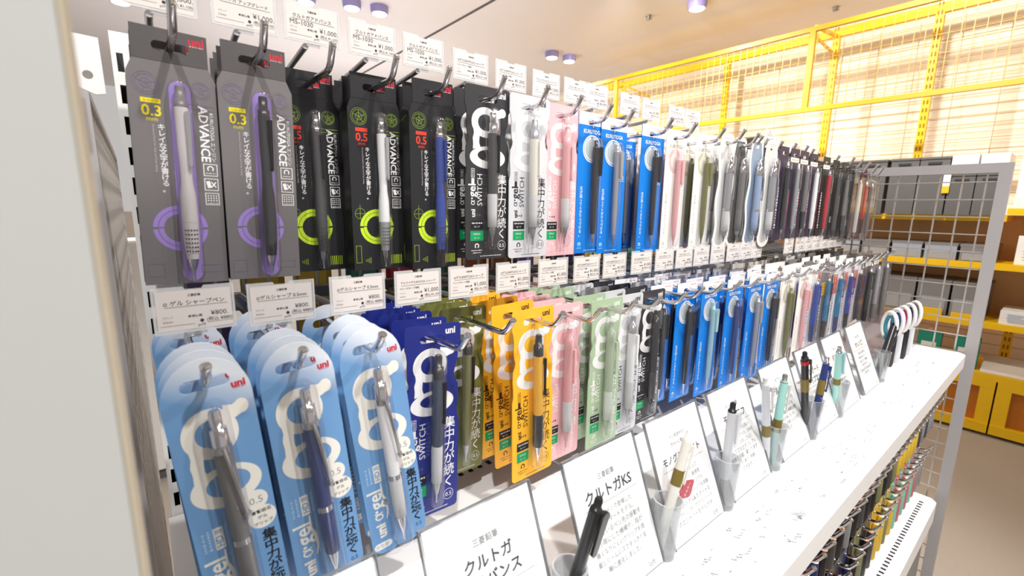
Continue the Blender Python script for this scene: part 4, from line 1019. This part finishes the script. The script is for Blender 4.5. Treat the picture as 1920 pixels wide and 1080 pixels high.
sign(.3945, 'white tilted sign behind the pen with red tester flag', ['ペン先見やすく', 'きれいに書ける'], ['モノグラフライト'], ['スタイリッシュで', '書きやすい、新感覚', 'の細い芯先はクリアな', 'テクスチャーグリップを搭載', 'したシンプル&スマートな', 'デザイン。モノグラフシリーズ', 'のエントリーモデルです。'])
sign(.5075, 'white tilted sign behind the clear pen with black knob', ['トンボ鉛筆'], ['モノグラフ'], ['消しゴム付きで人気の', '製図用シャープペン。ひねる', 'と出てくる消しゴムと', '振って芯を出すフレフレ', '機構を搭載。書いて消す', 'がこれ一本で、快適に', 'できます。'])
sign(.6335, 'white tilted sign behind the grey-topped mint pen', ['ゼブラ'], ['デルガード'], ['芯が折れないシャープペン', 'どんなに力を加えても', '芯が折れない新機構を搭載', '筆圧が強い方にも', '安心してお使いいただけ', 'ます。'])
sign(.7485, 'white tilted sign behind the red-banded black pen', ['ゼブラ'], ['デルガード', 'タイプエル'], ['芯を守る新機構で', '一段上の書き心地', '重心を低くした', 'ハイグレード', 'モデルです。'])
sign(.8535, 'white tilted sign behind the mint pen', ['カトー'], ['ダルグレ'], ['なめらかに書ける', '新しい一本です', '手になじむ軸で', '長時間の筆記も', '疲れにくい設計', 'です。'])
sign(.970, 'white tilted sign with no pen before it, last one', ['ぺんてる'], ['オレンズ'], ['折れずに書ける', '細い芯のシャープ', '新しいパイプ機構', 'で芯を守ります', '0.2mmから0.5mmまで', '選べます。'])
GLASS = clear('cup_acrylic', (236, 238, 240), .07, .10, .04, 1.0)
def cup(x, y, label, h=.062):
    t = root('tester_cup', (x, y, ZS+.0003)); tag(t, label, 'cup', 'clear tester cups')
    b = MB(); b.lathe([(0, .0093), (h, .0128)], GLASS, n=24, cap=False); b.lathe([(.003, .0080), (h, .0115)], GLASS, n=24, cap=False); b.build('wall', t)
    b = MB(); b.lathe([(0, .0092), (.003, .0094)], clear('cup_base', (225, 227, 230), .1, .15, .1), n=24); b.build('base', t)
    b = MB(); b.arc(0, 0, .0129, .0114, 0, clear('cup_rim', (214, 216, 220), .2, .5, .05), n=30); b.v = [(v[0], v[2], h) for v in b.v]; b.build('rim', t)
    return t
def pen_in(name, x, y, z0, top, L, cols, label, kind='slim', r=.0046, clip=1, extra=None):
    """pen leaning from (x,y,z0) towards 'top'"""
    t = root(name, (x, y, z0)); tag(t, label, 'pen')
    d = (Vector(top)-Vector((x, y, z0))).normalized()
    o = pencil(t, 0, L, L, 0, *cols, kind=kind, r=r, clip_side=clip)
    if extra: extra(t, L)
    t.rotation_euler = Vector((0, 0, 1)).rotation_difference(d).to_euler()
    return t
def band(col, a, bb, r=.0049):
    def f(t, L): b = MB(); b.lathe([(a, r), (bb, r)], col, n=14); b.build('label_band', t)
    return f
zb = ZS+.0056
cups = [(.2155, 'clear cup holding the black tester pen'), (.3400, 'clear cup holding the pen with red tester flag'), (.4510, 'clear cup holding the clear pen with black knob'),
        (.5700, 'clear cup holding the grey-topped mint pen'), (.6910, 'clear cup holding the red-banded black pen and navy pen'), (.8010, 'clear cup holding the mint pen'), (1.035, 'clear cup holding the slanting black marker near the end')]
for x, l in cups: cup(x, .195, l, h=.056)
GOLD = C('gold_label', (120, 104, 40), .4)
pen_in('tester_pen', .2110, .198, zb, (.2245, .180, -.199), .112, (dk, dk, dk, dk, dk), 'black tester pen leaning in the cup before the second sign', 'kuru', .0047)
def flag(t, L):
    b = MB(); b.plate([rrect(.006, L*.44, .026, L*.44+.017, .004)], -.004, -.0032, C('tester_flag', (176, 18, 52), .4)); b.rect(.004, L*.44+.008, .006, .004, -.0042, C('tester_flag', (176, 18, 52), .4))
    b.text('テスター', .016, L*.44+.0085, 1, -.0043, W(), rot=75, fit=.0135, bold=.02); b.build('tester_flag', t)
    b = MB(); b.lathe([(L*.55, .0049), (L*.68, .0049)], GOLD, n=14); b.build('label_band', t)
pen_in('tester_pen', .3345, .198, zb, (.3640, .195, -.2065), .112, (C('pen_frost', (226, 224, 216), .35), wh, C('pen_frost', (226, 224, 216)), C('pen_frost', (226, 224, 216)), C('pen_frost', (226, 224, 216))), 'frosted white tester pen with red flag in a clear cup', extra=flag)
pen_in('tester_pen', .4525, .198, zb, (.4480, .195, -.2010), .112, (C('pen_clear', (206, 208, 214), .15), dk, C('pencil_grey', (112, 110, 108)), C('pen_clear', (206, 208, 214)), dk), 'clear tester pen with black knob in a clear cup', 'kuru', .0045)
pen_in('tester_pen', .5730, .197, zb, (.5770, .195, -.1990), .112, (mint, clr, mint, clr, grey), 'mint tester pen with grey top in a clear cup', extra=band(GOLD, .040, .056))
pen_in('tester_pen', .5640, .199, zb, (.5270, .197, -.1870), .125, (C('pen_clear', (206, 208, 214)), clr, C('pen_clear', (206, 208, 214)), clr, clr), 'clear tester pen beside the grey-topped mint pen', extra=band(GOLD, .044, .060))
def redband(t, L): b = MB(); b.lathe([(L-.018, .0050), (L-.013, .0050)], red, n=14); b.build('red_band', t); b = MB(); b.lathe([(L*.55, .0049), (L*.7, .0049)], GOLD, n=14); b.build('label_band', t)
pen_in('tester_pen', .6860, .199, zb, (.6400, .197, -.1800), .135, (dk, dk, dk, dk, dk), 'black tester pen with red band leaning to the left of a navy pen', extra=redband)
pen_in('tester_pen', .6940, .1935, zb, (.7160, .1935, -.2090), .108, (navy, grey, navy, navy, CHROME), 'navy tester pen crossing the red-banded black pen', extra=band(GOLD, .055, .075))
pen_in('tester_pen', .8000, .197, zb, (.7720, .195, -.1970), .113, (mint, clr, mint, aqua, CHROME), 'mint tester pen standing before the second-last sign', 'kuru', .0045, extra=band(GOLD, .050, .060))
pen_in('tester_pen', 1.032, .197, zb+.003, (1.092, .197, -.2250), .115, (dk, dk, dk, dk, dk), 'thick black marker slanting in the last clear cup', r=.0062)

# far corner of the shelf: clear tray, carabiner pens, sleeve of sticky flags
t = root('acrylic_tray', (1.29, .262, ZS+.0003)); tag(t, 'low clear acrylic tray at the far shelf corner', 'tray')
b = MB(); b.box((-.102, -.058, 0), (.098, .058, .002), clear('tray_tint', (214, 196, 190), .08, .35, .1)); b.build('tray_base', t)
for nm, a, c in (('front_wall', (-.102, -.058, .0021), (.098, -.056, .075)), ('back_wall', (-.102, .056, .0021), (.098, .058, .075)), ('side_wall', (-.102, -.0559, .0021), (-.100, .0559, .075)), ('side_wall', (.096, -.0559, .0021), (.098, .0559, .075))):
    b = MB(); b.box(a, c, clear('tray_wall', (226, 214, 210), .1, .18, .06)); b.build(nm, t)
cols = [(C('loop_teal', (60, 140, 160), .35), 'teal and white'), (C('loop_blue', (40, 60, 150), .35), 'blue and white'), (C('loop_magenta', (190, 40, 100), .35), 'magenta and white'), (C('loop_navy', (30, 40, 80), .35), 'navy and white'), (C('loop_grey', (120, 130, 140), .35), 'grey and white')]
for k, (c, nm) in enumerate(cols):
    x = 1.125+k*.043
    t = root('loop_clip_pen', (x-.02, .205-.0015*k, ZS+.0003), (0, 0, math.radians(62))); tag(t, '%s pen with a big loop clip on top, at the far shelf end' % nm, 'pen')
    b = MB(); b.lathe([(0, .004), (.006, .0062), (.060, .0062), (.066, .005)], dk if k % 2 else C('pen_clear', (206, 208, 214)), n=14); b.build('barrel', t)
    b = MB(); pts = [(.0135*math.cos(q), 0, .092+.026*math.sin(q)) for q in [math.radians(-70+a) for a in range(0, 321, 20)]]
    b.tube(pts, .0036, wh, 8); b.build('loop_clip', t)
    b = MB(); pts = [(.0078*math.cos(q), -.0006, .090+.0195*math.sin(q)) for q in [math.radians(-70+a) for a in range(0, 321, 20)]]
    b.tube(pts, .0029, c, 8); b.build('inner_loop', t)
    b = MB(); b.lathe([(.064, .0064), (.070, .0066), (.072, .005)], c, n=14); b.build('collar', t)
t = root('flag_sleeve', (1.085, .224, ZS+.0045), (-.35, -.12, 0)); tag(t, 'clear sleeve of pink and teal sticky flags leaning by the last sign', 'sticky flags')
b = MB(); b.plate([[(-.022, 0), (.022, 0), (.022, .095), (-.022, .095)]], 0, .0012, C('flag_backing', (168, 168, 162), .5)); b.build('backing', t)
for k, (c, x, z) in enumerate((((214, 70, 120), -.006, .062), ((40, 150, 180), .007, .056), ((232, 190, 70), -.012, .086))):
    b = MB(); b.plate([[(x-.008, z-.012), (x+.008, z-.012), (x+.008, z+.008), (x-.008, z+.008)]], -.0008, -.0001, C('flag_%d' % k if False else ('flag_pink', 'flag_teal', 'flag_amber')[k], c, .5)); b.build('flag', t)

# ------------------------------------------------------------------ goods under the white shelf
LOWC = [(C('case_black', (34, 32, 36), .3), C('copper_dot', (226, 150, 120), .3)), (C('case_smoke', (70, 70, 72), .25), C('copper_dot', (226, 150, 120))), (C('case_navy', (40, 48, 96), .3), C('case_white', (232, 232, 234), .4)),
        (C('case_grey', (140, 140, 142), .3), C('case_white', (232, 232, 234))), (C('case_yellow', (222, 184, 60), .35), C('case_cream', (240, 226, 160), .4)), (C('case_olive', (132, 132, 90), .35), C('case_white', (232, 232, 234))),
        (C('case_mint', (130, 196, 176), .35), C('case_white', (232, 232, 234))), (C('case_rose', (196, 110, 116), .35), C('case_white', (232, 232, 234)))]
def mini_pack(ci, H):
    c, d = LOWC[ci]; t = root('lead_pack'); b = MB()
    b.plate([rrect(-.0165, -H+.010, .0165, .010, .003, 3), euro(.012, .0054)], 0, .0007, c); b.rect(0, -H*.5, .026, H*.34, YF, d); b.dashes(0, -H*.5, .02, .003, YF*1.5, GREYINK, seed=ci); b.build('card', t)
    b = MB(); b.lathe([(-.020, .0045), (-.026, .0058), (-H+.016, .0058), (-H+.012, .004)][::-1], c, (0, -.0062, 0), 12); b.lathe([(-.018, .003), (-.0202, .005)][::-1], d, (0, -.0062, 0), 12); b.build('lead_case', t)
    return t
names = ['black', 'smoke grey', 'navy', 'pale grey', 'yellow', 'olive', 'mint', 'rose']
OR2 = ['first', 'second', 'third', 'fourth', 'fifth', 'sixth', 'seventh', 'eighth', 'ninth', 'tenth', 'eleventh', 'twelfth', 'thirteenth', 'fourteenth', 'fifteenth', 'sixteenth', 'seventeenth', 'eighteenth', 'nineteenth', 'twentieth', 'twenty-first', 'twenty-second', 'twenty-third', 'twenty-fourth', 'twenty-fifth', 'twenty-sixth', 'twenty-seventh']
protos = {}
rr = random.Random(5)
for row, (hz, H, yt, rown) in enumerate(((-.425, .080, .136, 'upper'), (-.548, .105, .140, 'lower'))):
    n = 27
    for i in range(n):
        x = .50+i*.0335
        if x > 1.38: break
        ci = ([0, 7, 0, 3, 2, 0, 1, 0, 3, 0, 1, 0, 0, 5, 0, 1, 5, 4, 4, 4, 4, 4, 1, 3, 1, 3, 3] if row == 0 else [0, 2, 0, 0, 3, 0, 1, 0, 0, 0, 2, 0, 5, 0, 1, 4, 4, 5, 4, 6, 7, 6, 7, 6, 7, 3, 3])[i]
        hook('chrome hook under the shelf, %s row, %s from the near end' % (rown, OR2[i]), x, yt, hz, arm=False, lift=.016)
        for k in range(3):
            key = (ci, H)
            if key not in protos: protos[key] = mini_pack(ci, H); o = protos[key]
            else: o = copy_tree(protos[key])
            y = yt+.024+k*.020
            o.location = (x+rr.uniform(-.001, .001), y, hz-.0005+Z0); o.rotation_euler = (0, math.radians(rr.uniform(-2, 2)), math.radians(rr.uniform(-3, 3)))
            tag(o, '%s lead pack under the shelf, %s in depth, %s hook of the %s row' % (names[ci], ORD[k], OR2[i], rown), 'lead pack', 'lead packs under the shelf')

# ------------------------------------------------------------------ goods on the other side of the wire back, seen through gaps
def back_pack(c, c2, H=.17):
    t = root('reverse_side_pack'); b = MB()
    b.plate([rrect(-.024, -H+.012, .024, .012, .003, 3), euro(.018, .0058)], 0, .0008, c); b.rect(0, -H*.45, .034, H*.4, YF, c2); b.build('card', t)
    b = MB(); b.lathe([(-.02, .0045), (-.12, .0045), (-.14, .001)][::-1], c2, (.002, .008, 0), 10); b.build('pen', t)
    return t
BC = [((70, 66, 70), 'charcoal'), ((214, 176, 60), 'amber'), ((190, 46, 74), 'crimson'), ((96, 78, 130), 'violet'), ((60, 60, 62), 'black'), ((120, 190, 70), 'lime'), ((168, 90, 50), 'rust'), ((84, 84, 88), 'slate'), ((60, 130, 120), 'sea green'), ((226, 224, 220), 'white')]
for row, hz in enumerate((.085, -.06, -.20)):
    for i in range(22):
        x = .05+i*.060
        rgb, nm = BC[(i*7+row*3+(i*i) % 5) % len(BC)]
        p = back_pack(C('reverse_%s' % nm.replace(' ', '_'), rgb, .45), C('reverse_%s_print' % nm.replace(' ', '_'), tuple(min(255, v+40) for v in rgb), .5), .14)
        p.location = (x, .60+.01*(i % 3), hz+Z0+.02)
        tag(p, '%s pack behind the wire back, %s from the near end, %s level' % (nm, OR2[i], ('top', 'middle', 'low')[row]), 'pen pack', 'packs on the reverse side')
        h = root('reverse_hook', (x, .5485, hz+Z0+.02-Z0)); tag(h, 'hook behind the wire back, %s from the near end, %s level' % (OR2[i], ('top', 'middle', 'low')[row]), 'display hook', 'hooks on the reverse side')
        b = MB(); b.tube([(0, 0, 0), (0, .14, 0), (0, .15, .008)], .0022, CHROME, 6); b.build('rod', h)
# clean up empty prototypes that were never hung
for o in list(bpy.data.objects):
    if o.type == 'EMPTY' and not o.parent and not o.get('label'):
        for ch in list(o.children_recursive): bpy.data.objects.remove(ch)
        bpy.data.objects.remove(o)
